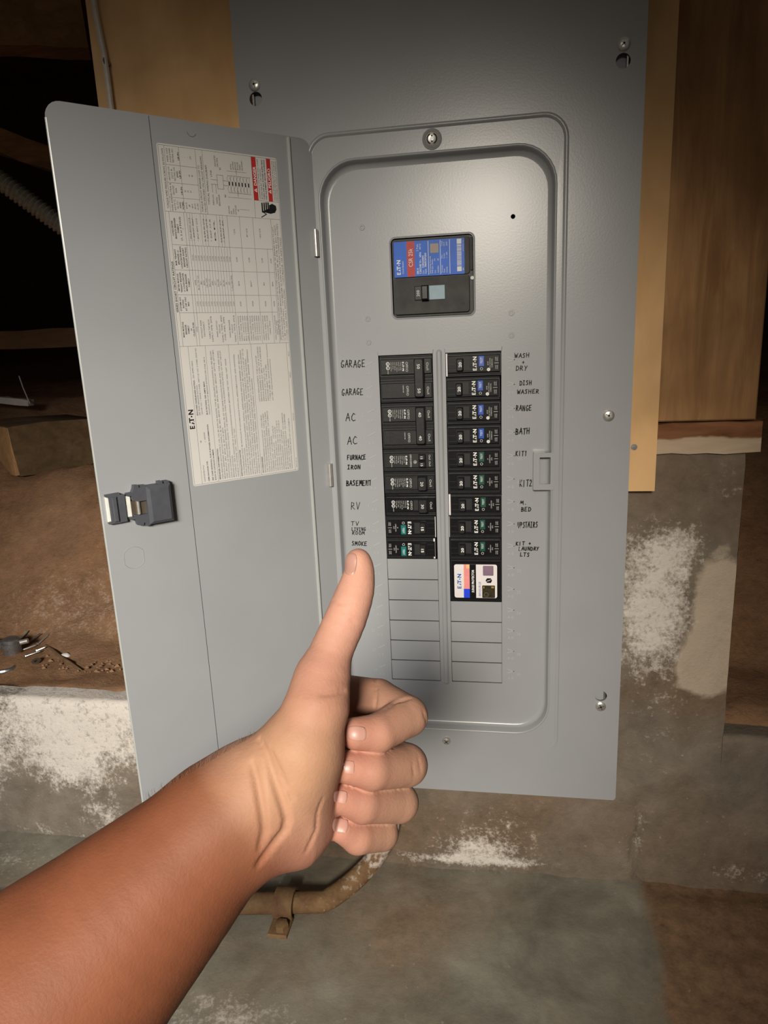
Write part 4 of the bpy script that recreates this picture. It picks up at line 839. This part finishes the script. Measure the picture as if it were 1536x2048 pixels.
# ================================================================== breakers
def white_col(mb, fr, x, z0, z1, rot, n, m='print_grey', size=.95, seed=0):
    rd = random.Random(seed); L = abs(z1 - z0); sg = -1 if rot < 0 else 1
    words = ['COMMON TRIP', 'TYPE BR', 'ISSUE NO.', 'CU/AL WIRE', '240V 10KA', 'HACR TYPE', 'SWD 60/75C', 'CAT BR230']
    for i in range(n): mb.text(fr, rd.choice(words), x + i * 2.1, z0, size, 2.12, m, rot, fit=L * rd.uniform(.75, 1))
def std_breaker(poles, amps, x, row, label, tandem=False, print_=True, dark=False):
    z = -25.4 * row
    o = thing('circuit_breaker', ((x + 29.2) * .001, 0, (z - 12.7 * poles) * .001), label, 'circuit breaker', 'breakers plugged into the load center')
    fr = Fr((x * .001, 0, z * .001), (1, 0, 0), (0, 0, 1), (0, -1, 0)); BP = 'black_plastic' if not dark else 'black_gloss'
    mb = MB(); mb.box(fr, .3, 58.1, -25.4 * poles + .3, -.3, -45, -1.2, BP, .6)
    for p in range(poles):
        d = -25.4 * p
        mb.box(fr, 2, 57.2, d - 20.6, d - 4.2, -2, 2.0, BP, .7)
        for a, b in ((-1.2, -2.2), (-22.4, -23.4), (-24.2, -24.9)): mb.box(fr, 1, 57.6, d + b, d + a, -2, .3, BP, .25)
        mb.prism(fr, [(17, d - 5.0), (24.5, d - 5.0), (24, d - 6.6), (17.5, d - 6.6)], 1.9, 2.15, BP)
    mb.build('case', o, smooth=30)
    mb = MB()
    for p in range(poles):
        d = -25.4 * p
        for sub in ((-12.6,) if not tandem else (-9.2, -16.4)):
            hh = 3.6 if tandem else 5.3
            mb.text(fr, 'OFF/O', 29.4 if not tandem else 30.6, d + sub + hh, 2.5 if not tandem else 2.0, 2.1, 'print_grey', -90, align='L', fit=hh * 2); mb.text(fr, 'On/I', 51.6, d + sub + hh * .75, 2.5 if not tandem else 2.0, 2.1, 'print_grey', -90, fit=hh * 1.6)
        if p == 0 and print_:
            mb.logo(fr, 25.8, d - 7.4, 1.9, 9.5, 2.1, 'print_white', -90); white_col(mb, fr, 13.2, d - 7.2, d - 17.5, -90, 6, seed=row)
            for cz in (-9, -13.2):
                for rr_ in ((2.0, 1.5),):
                    mb.loft(fr, [(circle(10.2, d + cz, rr_[0], 14), 2.1), (circle(10.2, d + cz, rr_[1], 14), 2.11)], 'print_white')
                mb.text(fr, 'UL' if cz < -10 else 'SA', 9.3, d + cz + 1.1, 1.6, 2.12, 'print_white', -90, fit=2.2)
            mb.text(fr, 'LISTED', 9.8, d - 15.8, .8, 2.12, 'print_white', -90, fit=4)
        elif p == 1: mb.text(fr, 'COMMON TRIP', 25.6, d - 6.5, .9, 2.1, 'print_white', -90, fit=8)
    mb.build('printed_marking', o, smooth=0)
    if tandem:
        for q, cz in enumerate((-8.6, -16.4)):
            mb = MB(); mb.box(fr, 33.5, 49.5, cz - 3.6, cz + 3.6, 1.5, 2.08, 'dark_slot'); mb.box(fr, 40.5, 48.5, cz - 3.2, cz + 3.2, 1.5, 7.5, 'black_plastic', 1)
            mb.text(fr, amps, 43.0, cz + 2.0, 2.5, 7.55, 'print_white', -90, fit=4.2); mb.build('toggle', o, smooth=30)
        mb = MB(); mb.lathe(fr, 36.5, -14.2, [(2.0, 2), (2.0, 3), (1.1, 3), (1.0, 2.2), (.05, 2.2)], 'dull_steel', 14); mb.build('rivet', o)
    else:
        mb = MB(); hz0 = -20.8 if poles == 1 else -45.2; hz1 = -4.2
        for p in range(poles): mb.box(fr, 33.2, 49.8, -25.4 * p - 18.4, -25.4 * p - 6.8, 1.4, 2.08, 'dark_slot')
        loops = [(rrect(38.4, 49.6, hz0, hz1, 1.2, 3), 1.5), (rrect(38.8, 49.2, hz0 + .3, hz1 - .3, 1.5, 3), 7.2), (rrect(40.0, 48.0, hz0 + 1.2, hz1 - 1.2, 1.5, 3), 9.2)]
        mb.loft(fr, loops, 'black_plastic'); mb.flat(fr, loops[-1][0], 9.2, 'black_plastic')
        for p in range(poles): mb.text(fr, amps, 42.4, -25.4 * p - 9.8, 3.1, 9.3, 'print_white', -90, fit=5.4)
        mb.build('toggle', o, smooth=30)
    return o
std_breaker(2, '50', 0, 0, 'double-pole breaker marked 50 with one bridged toggle beside the GARAGE notes')
std_breaker(2, '40', 0, 2, 'double-pole breaker marked 40 with one bridged toggle beside the AC notes')
std_breaker(1, '15', 0, 4, 'tandem breaker with two small toggles marked 15 beside FURNACE and IRON', tandem=True)
std_breaker(1, '20', 0, 5, 'single breaker marked 20 beside the BASEMENT note')
std_breaker(1, '30', 0, 6, 'dull single breaker marked 30 beside the RV note', dark=True)

def arc_breaker(test, amps, words):
    o = thing('circuit_breaker', (0, 0, 0), 'x', 'circuit breaker', 'breakers plugged into the load center')
    fr = Fr((-.0292, 0, .0127), (1, 0, 0), (0, 0, 1), (0, -1, 0)); BP = 'black_gloss'
    mb = MB(); mb.box(fr, .3, 58.1, -25.1, -.3, -45, -1.4, 'black_plastic', .6); mb.box(fr, 1.6, 56.4, -21.2, -3.2, -2, 2.2, BP, .7)
    for a, b in ((-.8, -1.7), (-22.4, -23.2), (-24.2, -24.9)): mb.box(fr, 1, 57.6, b, a, -2, .4, 'black_plastic', .25)
    for x0, x1, zc in ((2.2, 9.5, -11.6), (25, 28, -11.6), (2.2, 27.5, -17.8)): mb.box(fr, x0, x1, zc - .22, zc + .22, 2, 2.32, 'black_plastic')
    mb.build('case', o, smooth=30)
    mb = MB(); mb.box(fr, 10.6, 24.8, -18.0, -5.6, 1.4, 2.28, 'dark_slot')
    lo = [(rrect(10.8, 18.6, -19.4, -6.0, 1, 3), 1.5), (rrect(11.2, 18.0, -19.0, -6.4, 1, 3), 6.6), (rrect(12.2, 17.2, -18.2, -7.2, 1, 3), 8)]
    mb.loft(fr, lo, 'black_plastic'); mb.flat(fr, lo[-1][0], 8, 'black_plastic'); mb.text(fr, amps, 16.6, -15.2, 3.0, 8.1, 'print_white', 90, fit=5.4, bold=True); mb.build('toggle', o, smooth=30)
    mb = MB(); mb.box(fr, 34.2, 40.2, -15.2, -4.2, 1.5, 2.9, test, .4); mb.text(fr, 'TEST', 38.3, -12.4, 2.2, 2.96, 'print_white', 90, fit=6.6)
    mb.build('test_button', o, smooth=30)
    mb = MB(); mb.logo(fr, 32.2, -19.2, 3.9, 14.4, 2.3, 'print_white', 90)
    mb.loft(fr, [(circle(37.2, -17.6, 1.5, 14), 2.3), (circle(37.2, -17.6, 1.1, 14), 2.31)], 'print_grey')
    for i, wd_ in enumerate(words): mb.text(fr, wd_, 44.6 + i * 2.1, -12.2, 1.25, 2.3, 'print_grey', 90, fit=len(wd_) * .82, align='C' if i != 1 else 'C')
    if test == 'test_blue': mb.flat(fr, circle(44.6, -18.6, 1.75, 16), 2.3, 'print_white'); mb.text(fr, 'UL', 45.2, -19.6, 1.4, 2.35, 'print_dark', 90, fit=2)
    mb.rect(fr, 50.6, 55.0, -12.3, -11.9, 2.3, 'print_grey')
    for zc, wds in ((-8, ('LOAD', 'NEUTRAL')), (-16.4, ('LOAD', 'POWER'))):
        for i, wd_ in enumerate(wds): mb.text(fr, wd_, 52.6 + i * 1.7, zc, 1.1, 2.3, 'print_grey', 90, fit=4.2, align='C')
    mb.build('printed_marking', o, smooth=0); return o
pb = arc_breaker('test_blue', '20', ('AF/GF', 'DUAL FUNCTION', 'COMBINATION')); pg = arc_breaker('test_green', '20', ('AF', 'COMBINATION', 'AFCI')); pt = arc_breaker('test_teal', '15', ('AF', 'COMBINATION', 'AFCI'))
used = set()
def place(proto, x, row, label, flip=False, dx=0, strip=0):
    o = proto if proto.name not in used else copy_tree(proto)
    used.add(proto.name); o['label'] = label
    o.location = ((x + 29.2 + dx) * .001, 0, (-25.4 * row - 12.7) * .001); o.rotation_euler = (0, math.pi if flip else 0, 0)
    if strip:
        mb = MB(); fr = Fr((0, 0, 0), (1, 0, 0), (0, 0, 1), (0, -1, 0)); a = -28.8 - dx
        mb.box(fr, a, a + strip, -11.8, 12.0, -2, .8, 'sticker_white', .2); c = mb.build('edge_label', o, origin=(0, 0, 0)); c['label'] = 'white paper label edge'
RX = 72.1
for i, nm in enumerate(('WASH + DRY', 'DISH WASHER', 'RANGE', 'BATH')): place(pb, RX, i, 'breaker marked 20 with blue test button beside the %s note' % nm, dx=(.6, -.8, -.4, -.2)[i], strip=(1.6, 0, 0, 0)[i])
for i, nm in enumerate(('KIT1', 'KIT2', 'M. BED', 'UPSTAIRS', 'KIT + LAUNDRY LTS')): place(pg, RX, 4 + i, 'breaker marked 20 with green test button beside the %s note' % nm, dx=(-.2, -.3, 1.2, .2, .0)[i], strip=(0, 0, 2.0, .5, 0)[i])
place(pt, 0, 7, 'breaker marked 15 with teal test button beside the TV LIVING ROOM note', True, -.4, .8)
place(pt, 0, 8, 'breaker marked 15 with teal test button beside the SMOKE note', True, -1.0, 1.8)

# surge protector
sp = thing('surge_protector', ((RX + 29.2) * .001, 0, -.2794), 'black surge protector module with a white sticker at the foot of the breaker column', 'surge protector')
fr = Fr((RX * .001, 0, -.2286), (1, 0, 0), (0, 0, 1), (0, -1, 0)); mb = MB()
mb.box(fr, .3, 58.1, -50.4, -.3, -45, -1.4, 'black_plastic', .6); mb.box(fr, 1.6, 57.0, -48.8, -2.6, -2, 2.2, 'black_gloss', .8); mb.box(fr, 1, 57.6, -1.7, -.8, -2, .4, 'black_plastic', .2); mb.build('case', sp, smooth=30)
mb = MB(); S0 = 2.25; S1 = 2.36
stk = rrect(5, 53.2, -45.4, -5.4, 2.4, 5); mb.prism(fr, stk, 2.2, S0, 'sticker_white')
mb.rect(fr, 15.6, 22.4, -34.6, -5.4, S1, 'sticker_pink'); mb.rect(fr, 15.6, 22.4, -45.4, -34.6, S1, 'sticker_blue')
mb.rect(fr, 18.6, 22.4, -10, -5.4, S1 + .02, 'sticker_orange'); mb.rect(fr, 15.6, 16.2, -34.6, -5.4, S1 + .02, 'sticker_orange')
mb.rect(fr, 22.4, 29.6, -45.4, -5.4, S1, 'black_gloss')
mb.logo(fr, 12.9, -34.4, 4.4, 17.6, S1, 'logo_blue', 90); mb.text(fr, 'SURGE PROTECTOR', 27.4, -38.8, 2.6, S1 + .1, 'print_white', 90, bold=True, fit=27)
mb.text(fr, 'BRNSURGE', 35.0, -43.4, 2.6, S1, 'logo_blue', 90, fit=17.5)
mb.prism(fr, rrect(37.4, 49.2, -18.6, -6.8, 1, 3), S0, S1, 'sticker_purple'); mb.prism(fr, rrect(36.4, 50.8, -45.2, -30.2, .8, 3), S0, S1, 'sticker_bronze')
mb.loft(fr, [(circle(41, -41.5, 2.8, 16), S1 + .03), (circle(41, -41.5, 2.2, 16), S1 + .04)], 'brass_shadow'); mb.rect(fr, 46.6, 49.6, -33.4, -31.4, S1 + .03, 'gold_fleck'); mb.rect(fr, 37.6, 39, -33.8, -31.6, S1 + .03, 'gold_fleck')
mb.flat(fr, [(40.2, -24.4), (42, -21.6), (46.2, -21.6), (47.6, -24.4), (46.2, -27.2), (42, -27.2)], S1, 'black_gloss'); mb.stroke(fr, [(41.8, -25.4), (43.6, -24), (43.6, -25), (45.8, -23.4)], .5, S1 + .05, 'sticker_white')
s_ = mb.build('sticker', sp, smooth=0); s_['label'] = 'white sticker with pink and blue band and black lettering band'

# main breaker
mbk = thing('main_breaker', (.0603, 0, .0382), 'large main breaker with blue rating label and toggle marked 200', 'main breaker')
mb = MB(); mb.box(PF, 18.2, 102.5, 38.5, 116.9, -30, -3.0, 'black_plastic', .5)
mb.prism(PF, rrect(19.6, 99.0, 78.6, 115.2, 2.5, 4), -3.2, -.6, 'scuffed_black', False, .6); mb.prism(PF, rrect(19.4, 98.6, 41.2, 77.6, 2.5, 4), -3.2, .8, 'scuffed_black', False, .6)
mb.box(PF, 99.6, 101.8, 82, 114, -3.2, -1.2, 'scuffed_black', .4); mb.lathe(PF, 101.2, 74.5, [(1.8, -3), (1.8, -1.4), (.05, -1.3)], 'print_white', 12); mb.lathe(PF, 92, 49.8, [(1.5, .82), (.05, .84)], 'dark_slot', 14)
mb.build('case', mbk, smooth=30)
mb = MB(); mb.box(PF, 41.2, 73.6, 54.4, 69.6, .5, .95, 'dark_slot'); mb.box(PF, 41.6, 49.0, 55, 69, .8, 2.4, 'black_plastic', .5)
mb.box(PF, 49.0, 56.4, 54.8, 69.2, .8, 9, 'black_gloss', 1.2); mb.box(PF, 56.6, 73.0, 55.0, 69.0, .8, 1.3, 'handle_blue', .2)
mb.text(PF, '200', 46.6, 58.6, 3.0, 2.5, 'print_white', 90, fit=6.4); tg = mb.build('toggle', mbk, smooth=30); tg['label'] = 'black toggle marked 200 with pale blue slide'
mb = MB(); w0 = -.5; w1 = -.42
mb.prism(PF, rrect(20.6, 93.6, 78.8, 113.8, .8, 2), -.62, w0, 'blue_print'); mb.rect(PF, 34.2, 42.4, 79.0, 113.6, w0 + .04, 'red_print')
mb.logo(PF, 27.4, 81.5, 4.0, 14.5, w1, 'print_white', 90); mb.text(PF, 'Circuit Breaker', 30.6, 82, 1.7, w1, 'print_white', 90, fit=13)
mb.text(PF, 'CSR 25k', 40.2, 88.5, 4.2, w1, 'print_white', 90, fit=18)
def mt(st, x, z, fit, size=1.8, m='print_white', bold=False): mb.text(PF, st, x, z, size, w1, m, 90, fit=fit, bold=bold)
mt('200 A', 46.2, 81, 6, 1.9, bold=True); mt('2 Pole', 46.2, 103.5, 7, 1.9); mt('120/240 V~', 49.0, 81, 14.5, 1.9, bold=True); mt('60Hz', 49.0, 97.5, 5, 1.8, bold=True); mt('40°C', 49.0, 105, 6, 1.8)
mt('Cat.', 51.8, 81, 4, 1.7); mt('CSR2200N', 51.8, 87, 12, 1.8, bold=True); mt('Style', 54.4, 81, 5, 1.8); mt('7003C07G03', 54.4, 87.5, 14, 1.8, bold=True)
for x in (56.6, 69.0, 78.6): mb.rect(PF, x - .25, x + .25, 80, 113, w1, 'print_white')
mt('Interrupting Capacity', 59.0, 81, 17, 1.4); mt('RMS Sym. kAmps', 61.2, 81, 14, 1.4); mt('Volt', 64, 81, 3, 1.4); mt('120/240~', 67.2, 81, 8, 1.4); mt('25', 67.2, 93, 2.4, 1.4); mt('kA', 63.6, 93, 2.5, 1.4)
mt('Terminals', 71.2, 81, 7.5, 1.4); mt('Wire', 71.2, 95, 3.6, 1.4); mt('Torque', 71.2, 107, 5, 1.3); mt('Size', 73.4, 81, 4, 1.4); mt('Line', 73.4, 95, 5, 1.4); mt('Lb-In', 73.4, 107, 4, 1.3); mt('CU/AL', 76.2, 81, 6, 1.4); mt('1 - 300', 76.2, 95, 6, 1.4); mt('250', 76.2, 107, 4, 1.4)
mb.prism(PF, rrect(58.6, 67.2, 101, 110, .8, 3), w0, w1, 'brown_seal'); mb.rect(PF, 86.0, 90.6, 81.6, 86.2, w1, 'print_white'); mb.rect(PF, 86.0, 90.6, 108.4, 113, w1, 'print_white')
rd = random.Random(4); z = 86.8
while z < 107.6:
    h = rd.choice((.25, .25, .5, .8)); mb.rect(PF, 86.0, 90.6, z, z + h, w1, 'print_white'); z += h + rd.choice((.25, .3, .5))
mt('SER', 92.8, 82, 3, 1.1); mt('0 4 3 0 0 1 2', 92.8, 101, 10, 1.0)
l_ = mb.build('rating_label', mbk, smooth=0); l_['label'] = 'blue rating label with a red band and barcode'

# ================================================================== the arm: one continuous skin surface
def W(px, py, d): return at_d(px, py, d)
def PR(px, py, d, r): return (W(px, py, d), r * d / F)
def cone(P, a, b):
    (pa, ra), (pb, rb) = a, b; ba = pb - pa; t = np.clip(((P - pa) @ ba) / (ba @ ba), 0, 1)
    q = P - pa - t[:, None] * ba; return np.sqrt((q * q).sum(1)) - (ra + (rb - ra) * t)
def smin(a, b, k): h = np.maximum(k - np.abs(a - b), 0) / k; return np.minimum(a, b) - h * h * k * .25
def smax(a, b, k): return -smin(-a, -b, k)
def chain(P, ns, k):
    d = None
    for a, b in zip(ns[:-1], ns[1:]):
        c = cone(P, a, b); d = c if d is None else smin(d, c, k)
    return d
ARM = [PR(-330, 2440, .262, 262), PR(-120, 2210, .282, 262), PR(60, 2024, .302, 228), PR(186, 1900, .312, 190), PR(311, 1775, .321, 153), PR(405, 1680, .327, 122), PR(476, 1612, .332, 102)]
ARM2 = [PR(-260, 2440, .285, 235), PR(100, 2010, .325, 170), PR(330, 1790, .342, 112), PR(480, 1640, .350, 78)]       # back of the forearm
def spline(ns, m=3):
    A = np.array([np.append(p, r) for p, r in ns]); out = []
    for i in range(len(A) - 1):
        p0, p1, p2, p3 = A[max(i - 1, 0)], A[i], A[i + 1], A[min(i + 2, len(A) - 1)]
        for j in range(m):
            t = j / m; out.append(.5 * (2 * p1 + (p2 - p0) * t + (2 * p0 - 5 * p1 + 4 * p2 - p3) * t * t + (3 * p1 - p0 - 3 * p2 + p3) * t ** 3))
    out.append(A[-1]); return [(a[:3], a[3]) for a in out]
ARM, ARM2 = spline(ARM, 4), spline(ARM2, 5)
WRIST = [PR(440, 1640, .332, 106), PR(520, 1585, .336, 96), PR(575, 1560, .338, 88)]
HEEL = [PR(540, 1650, .340, 82), PR(588, 1655, .343, 74), PR(618, 1640, .348, 56)]
THENAR = [PR(560, 1575, .336, 78), PR(606, 1490, .331, 78), PR(634, 1412, .333, 62), PR(643, 1360, .338, 52)]
THUMB = [PR(643, 1362, .338, 51), PR(664, 1300, .343, 43), PR(691, 1238, .347, 41.5), PR(711, 1182, .350, 37), PR(719, 1142, .352, 29), PR(716.5, 1122, .352, 25)]
THUMB = spline(THUMB, 3)
PALM = [PR(590, 1600, .372, 72), PR(650, 1520, .385, 70), PR(675, 1440, .390, 52)]
FING = [[PR(680, 1394, .394, 45), PR(756, 1400, .386, 41), PR(815, 1432, .366, 40), PR(756, 1466, .350, 38), PR(712, 1467, .345, 32)],
        [PR(670, 1480, .400, 44), PR(813, 1530, .366, 41.5), PR(744, 1539, .348, 40), PR(698, 1534, .344, 33)],
        [PR(655, 1560, .398, 42), PR(798, 1605, .366, 38.5), PR(726, 1608, .349, 37), PR(682, 1596, .345, 30)],
        [PR(640, 1630, .390, 38), PR(763, 1667, .364, 33), PR(716, 1673, .353, 33.5), PR(686, 1659, .348, 27)]]
CREASE = []
def sdf(P, creases=True):
    arm = smin(chain(P, ARM, .0006), chain(P, ARM2, .0006), .030)
    hand = smin(chain(P, WRIST, .004), chain(P, THENAR, .004), .018)
    hand = smin(hand, chain(P, HEEL, .004), .016)
    hand = smin(hand, chain(P, PALM, .004), .014)
    d = smin(arm, hand, .012)
    d = smin(d, chain(P, THUMB, .0006), .006)
    f = None
    for i, c in enumerate(FING):
        q = chain(P, c, .0012); f = q if f is None else smin(f, q, .0009)
    d = smin(d, f, .0022)
    if creases:
        for a, b, dep, k in CREASE: d = smax(d, -cone(P, (a, dep), (b, dep)), k)
    return d
def surf_many(pix, s0=.24, s1=.46, it=90):
    D_ = np.array([ray(*p) for p in pix]); ln = np.linalg.norm(D_, axis=1); t = np.full(len(D_), s0)
    for _ in range(it):
        v = sdf(CAM + D_ * t[:, None], False); t = np.where(t < s1, t + np.maximum(v, -.002) / ln * .92, t)
    Pm = CAM + D_ * t[:, None]; return [p if (tt < s1 and abs(v) < .0005) else None for p, tt, v in zip(Pm, t, sdf(Pm, False))]
def crease(pts, dep, k=.0016):
    q = []
    for (x0, y0), (x1, y1) in zip(pts[:-1], pts[1:]):
        n = max(1, int(math.hypot(x1 - x0, y1 - y0) / 9))
        for i in range(n): q.append((x0 + (x1 - x0) * i / n, y0 + (y1 - y0) * i / n))
    q.append(pts[-1]); q = [x for x in surf_many(q) if x is not None]
    N = len(q)
    for i, (a, b) in enumerate(zip(q[:-1], q[1:])):
        if np.linalg.norm(a - b) < .008: CREASE.append((a, b, dep * (.35 + .65 * math.sin(math.pi * (i + .7) / (N + .4))), k))
crease([(518, 1479), (534, 1510), (552, 1567), (568, 1614), (574, 1640), (570, 1661), (545, 1692), (516, 1732)], .0006, .0030)
crease([(504, 1526), (516, 1573), (526, 1630), (529, 1662), (520, 1700)], .0003, .003)
crease([(540, 1500), (560, 1545), (585, 1600)], .0004, .002)
crease([(646, 1596), (635, 1627), (633, 1661), (612, 1705)], .0002, .0018)
crease([(664, 1200), (676, 1205), (687, 1208)], .0005, .0012); crease([(652, 1222), (664, 1226)], .0004, .0012)
crease([(640, 1248), (652, 1244)], .0003, .001); crease([(700, 1240), (710, 1244)], .0003, .001)
crease([(751, 1357), (752, 1390), (750, 1424)], .0007, .0012); crease([(772, 1420), (789, 1405), (820, 1396)], .0008, .0016); crease([(640, 1390), (690, 1382)], .0004, .002)
crease([(846, 1420), (853, 1445)], .0004, .0012); crease([(836, 1510), (842, 1545)], .0003, .001); crease([(825, 1525), (828, 1550)], .0003, .001)

allp = [p for c in (ARM, ARM2, WRIST, HEEL, THENAR, THUMB, PALM, *FING) for p in c]
lo = np.min([p - r for p, r in allp], 0) - .006; hi = np.max([p + r for p, r in allp], 0) + .006
VX = .00125
def field():
    cs = VX * 6; nc = np.ceil((hi - lo) / cs).astype(int) + 2
    ax = [lo[i] + (np.arange(nc[i]) + .5) * cs for i in range(3)]
    Cc = np.stack(np.meshgrid(*ax, indexing='ij'), -1).reshape(-1, 3); dc = np.concatenate([sdf(c, False) for c in np.array_split(Cc, 8)])
    act = (np.abs(dc) < cs * 1.15 + .002).reshape(nc); N = nc * 6
    D = np.repeat(np.repeat(np.repeat(np.where(dc.reshape(nc) > 0, .02, -.02), 6, 0), 6, 1), 6, 2).astype(np.float32)
    ii = np.argwhere(np.repeat(np.repeat(np.repeat(act, 6, 0), 6, 1), 6, 2))
    out = np.empty(len(ii), np.float32)
    for k in range(0, len(ii), 200000): out[k:k + 200000] = sdf(lo + (ii[k:k + 200000] + .5) * VX)
    D[ii[:, 0], ii[:, 1], ii[:, 2]] = out; return D
def surface_nets(D):
    S = D < 0; n = D.shape
    c = np.zeros(tuple(x - 1 for x in n), np.int8)
    for dx in (0, 1):
        for dy in (0, 1):
            for dz in (0, 1): c += S[dx:n[0] - 1 + dx, dy:n[1] - 1 + dy, dz:n[2] - 1 + dz]
    cells = np.argwhere((c > 0) & (c < 8)); idx = -np.ones(c.shape, np.int32); idx[tuple(cells.T)] = np.arange(len(cells))
    acc = np.zeros((len(cells), 3)); cnt = np.zeros(len(cells)); cor = [(a, b, e) for a in (0, 1) for b in (0, 1) for e in (0, 1)]
    val = {q: D[cells[:, 0] + q[0], cells[:, 1] + q[1], cells[:, 2] + q[2]] for q in cor}
    for q in cor:
        for ax_ in range(3):
            if q[ax_]: continue
            p = list(q); p[ax_] = 1; p = tuple(p); a, b = val[q], val[p]; m = (a < 0) != (b < 0); t = np.where(m, a / np.where(m, a - b, 1), 0)
            pos = np.tile(np.array(q, float), (len(cells), 1)); pos[:, ax_] = t; acc[m] += pos[m]; cnt[m] += 1
    V = lo + (cells + acc / cnt[:, None] + .5) * VX; Q = []
    for ax_ in range(3):
        o1, o2 = [(1, 2), (2, 0), (0, 1)][ax_]; sl0 = [slice(None)] * 3; sl1 = [slice(None)] * 3; sl0[ax_] = slice(0, -1); sl1[ax_] = slice(1, None)
        A, B = S[tuple(sl0)], S[tuple(sl1)]; e = np.argwhere(A != B); e = e[(e[:, o1] > 0) & (e[:, o2] > 0) & (e[:, o1] < n[o1] - 1) & (e[:, o2] < n[o2] - 1)]
        ins = A[tuple(e.T)]
        def g(d1, d2): q = e.copy(); q[:, o1] -= d1; q[:, o2] -= d2; return idx[tuple(q.T)]
        f = np.stack([g(1, 1), g(0, 1), g(0, 0), g(1, 0)], -1); f[~ins] = f[~ins][:, ::-1]; Q.append(f)
    Q = np.concatenate(Q); return V, Q[(Q >= 0).all(1)]
V, Q = surface_nets(field())
def grad(V, h=.0003):
    g = np.stack([sdf(V + np.eye(3)[i] * h) - sdf(V - np.eye(3)[i] * h) for i in range(3)], -1); return g / (np.linalg.norm(g, axis=1, keepdims=True) + 1e-12)
for _ in range(2): V = V - grad(V) * sdf(V)[:, None] * .85
arm_me = bpy.data.meshes.new('person'); ao = np.array(W(-330, 2440, .262)); arm_me.from_pydata((V - ao).tolist(), [], Q.tolist())
arm_me.polygons.foreach_set('use_smooth', [True] * len(arm_me.polygons)); arm_me.materials.append(MATS['skin'])
# skin tone by region, with knuckle shade and thumb light painted in
def near(P, c, s): d = P - c; return np.exp(-(d * d).sum(1) / (s * s))
tone = np.tile(np.array([.41, .215, .148]), (len(V), 1)); tan = np.array([.205, .070, .034]); pale = np.array([.44, .25, .145]); pink = np.array([.46, .20, .145]); cool = np.array([.34, .20, .135])
wr, el = W(515, 1590, .335), W(60, 2024, .302); axd = (el - wr) / np.linalg.norm(el - wr)
k = np.clip(((V - wr) @ axd + .008) / .022, 0, 1)[:, None]; tone = tone * (1 - k) + tan * k
def blend(c, p, s, amt):
    global tone
    m = (near(V, p, s) * amt)[:, None]; tone = tone * (1 - m) + c * m
blend(pale, W(580, 1530, .315), .030, .8); blend(np.array([.60, .315, .235]), W(705, 1200, .34), .034, .9); blend(pink, W(640, 1360, .32), .02, .35)  # thumb colour lightened to stand in for light on it
for f_ in FING: blend(pink, f_[-1][0], .014, .8); blend(cool, f_[-3][0], .017, .6)  # pink finger ends; knuckles darkened to imitate shade
blend(pink, W(590, 1700, .33), .018, .4)
ca = arm_me.color_attributes.new('tone', 'FLOAT_COLOR', 'POINT'); ca.data.foreach_set('color', np.concatenate([tone, np.ones((len(V), 1))], 1).ravel())
arm_me.update(); person = bpy.data.objects.new('person', arm_me); COL.objects.link(person); person.location = tuple(ao); ORG[person.name] = tuple(ao)
tag(person, 'bare left forearm and fist giving a thumbs up in front of the cabinet', 'person')
# finger nails, following the skin
def nail(poly_c, ux, uy, hw, hh, lift=.00045, n=13):
    """centre pixel, axis pixel vectors, half sizes in pixels"""
    pts = []; mb = MB()
    for i in range(n):
        for j in range(n):
            a, b = -1 + 2 * i / (n - 1), -1 + 2 * j / (n - 1)
            x, y = a * math.sqrt(1 - b * b * .42), b * math.sqrt(1 - a * a * .42)
            pts.append((poly_c[0] + ux[0] * x * hw + uy[0] * y * hh, poly_c[1] + ux[1] * x * hw + uy[1] * y * hh))
    pts = surf_many(pts)
    ok = [p for p in pts if p is not None]; c = np.mean(ok, 0); pts = [p if p is not None else c for p in pts]
    Pn = np.array(pts); G_ = grad(Pn)
    for i in range(n):
        for j in range(n):
            e = max(abs(-1 + 2 * i / (n - 1)), abs(-1 + 2 * j / (n - 1)))
            Pn[i * n + j] += G_[i * n + j] * (lift if e < .99 else -.0004)
    mb.add(Pn, [(i * n + j, (i + 1) * n + j, (i + 1) * n + j + 1, i * n + j + 1) for i in range(n - 1) for j in range(n - 1)], 'nail')
    mb.build('fingernail', person, smooth=60)
nail((702, 1128), (1, .05), (-.10, 1), 12.5, 25)
nail((714, 1467), (1, .06), (0, 1), 21, 17); nail((698, 1535), (1, .08), (0, 1), 12, 16); nail((681, 1594), (1, .15), (-.1, 1), 15, 14.5); nail((681, 1651), (1, .2), (-.15, 1), 17, 17)
# short hairs along the upper edge of the forearm
mb = MB(); rd = random.Random(3)
hx = [290 + 220 * rd.random() for _ in range(110)]; cand = [(px, 1612 - (px - 270) * .60 + dy + rd.uniform(0, 2)) for px in hx for dy in range(0, 44, 3)]; res_ = surf_many(cand)
roots = [next((r for r in res_[i * 15:i * 15 + 15] if r is not None), None) for i in range(110)]
for q in roots:
    if q is None: continue
    nrm = grad(q[None])[0]; d_ = nrm * .9 - axd * .6 + np.array([rd.uniform(-.35, .35) for _ in range(3)]); d_ /= np.linalg.norm(d_); L_ = rd.uniform(.0015, .0040)
    mb.tube([q - nrm * .0005, q + d_ * L_ * .5 + nrm * .0006, q + d_ * L_], [.00006, .00005, .00002], 'hair', 3, False)
tag(mb.build('arm_hair', person, smooth=60), kind='stuff')
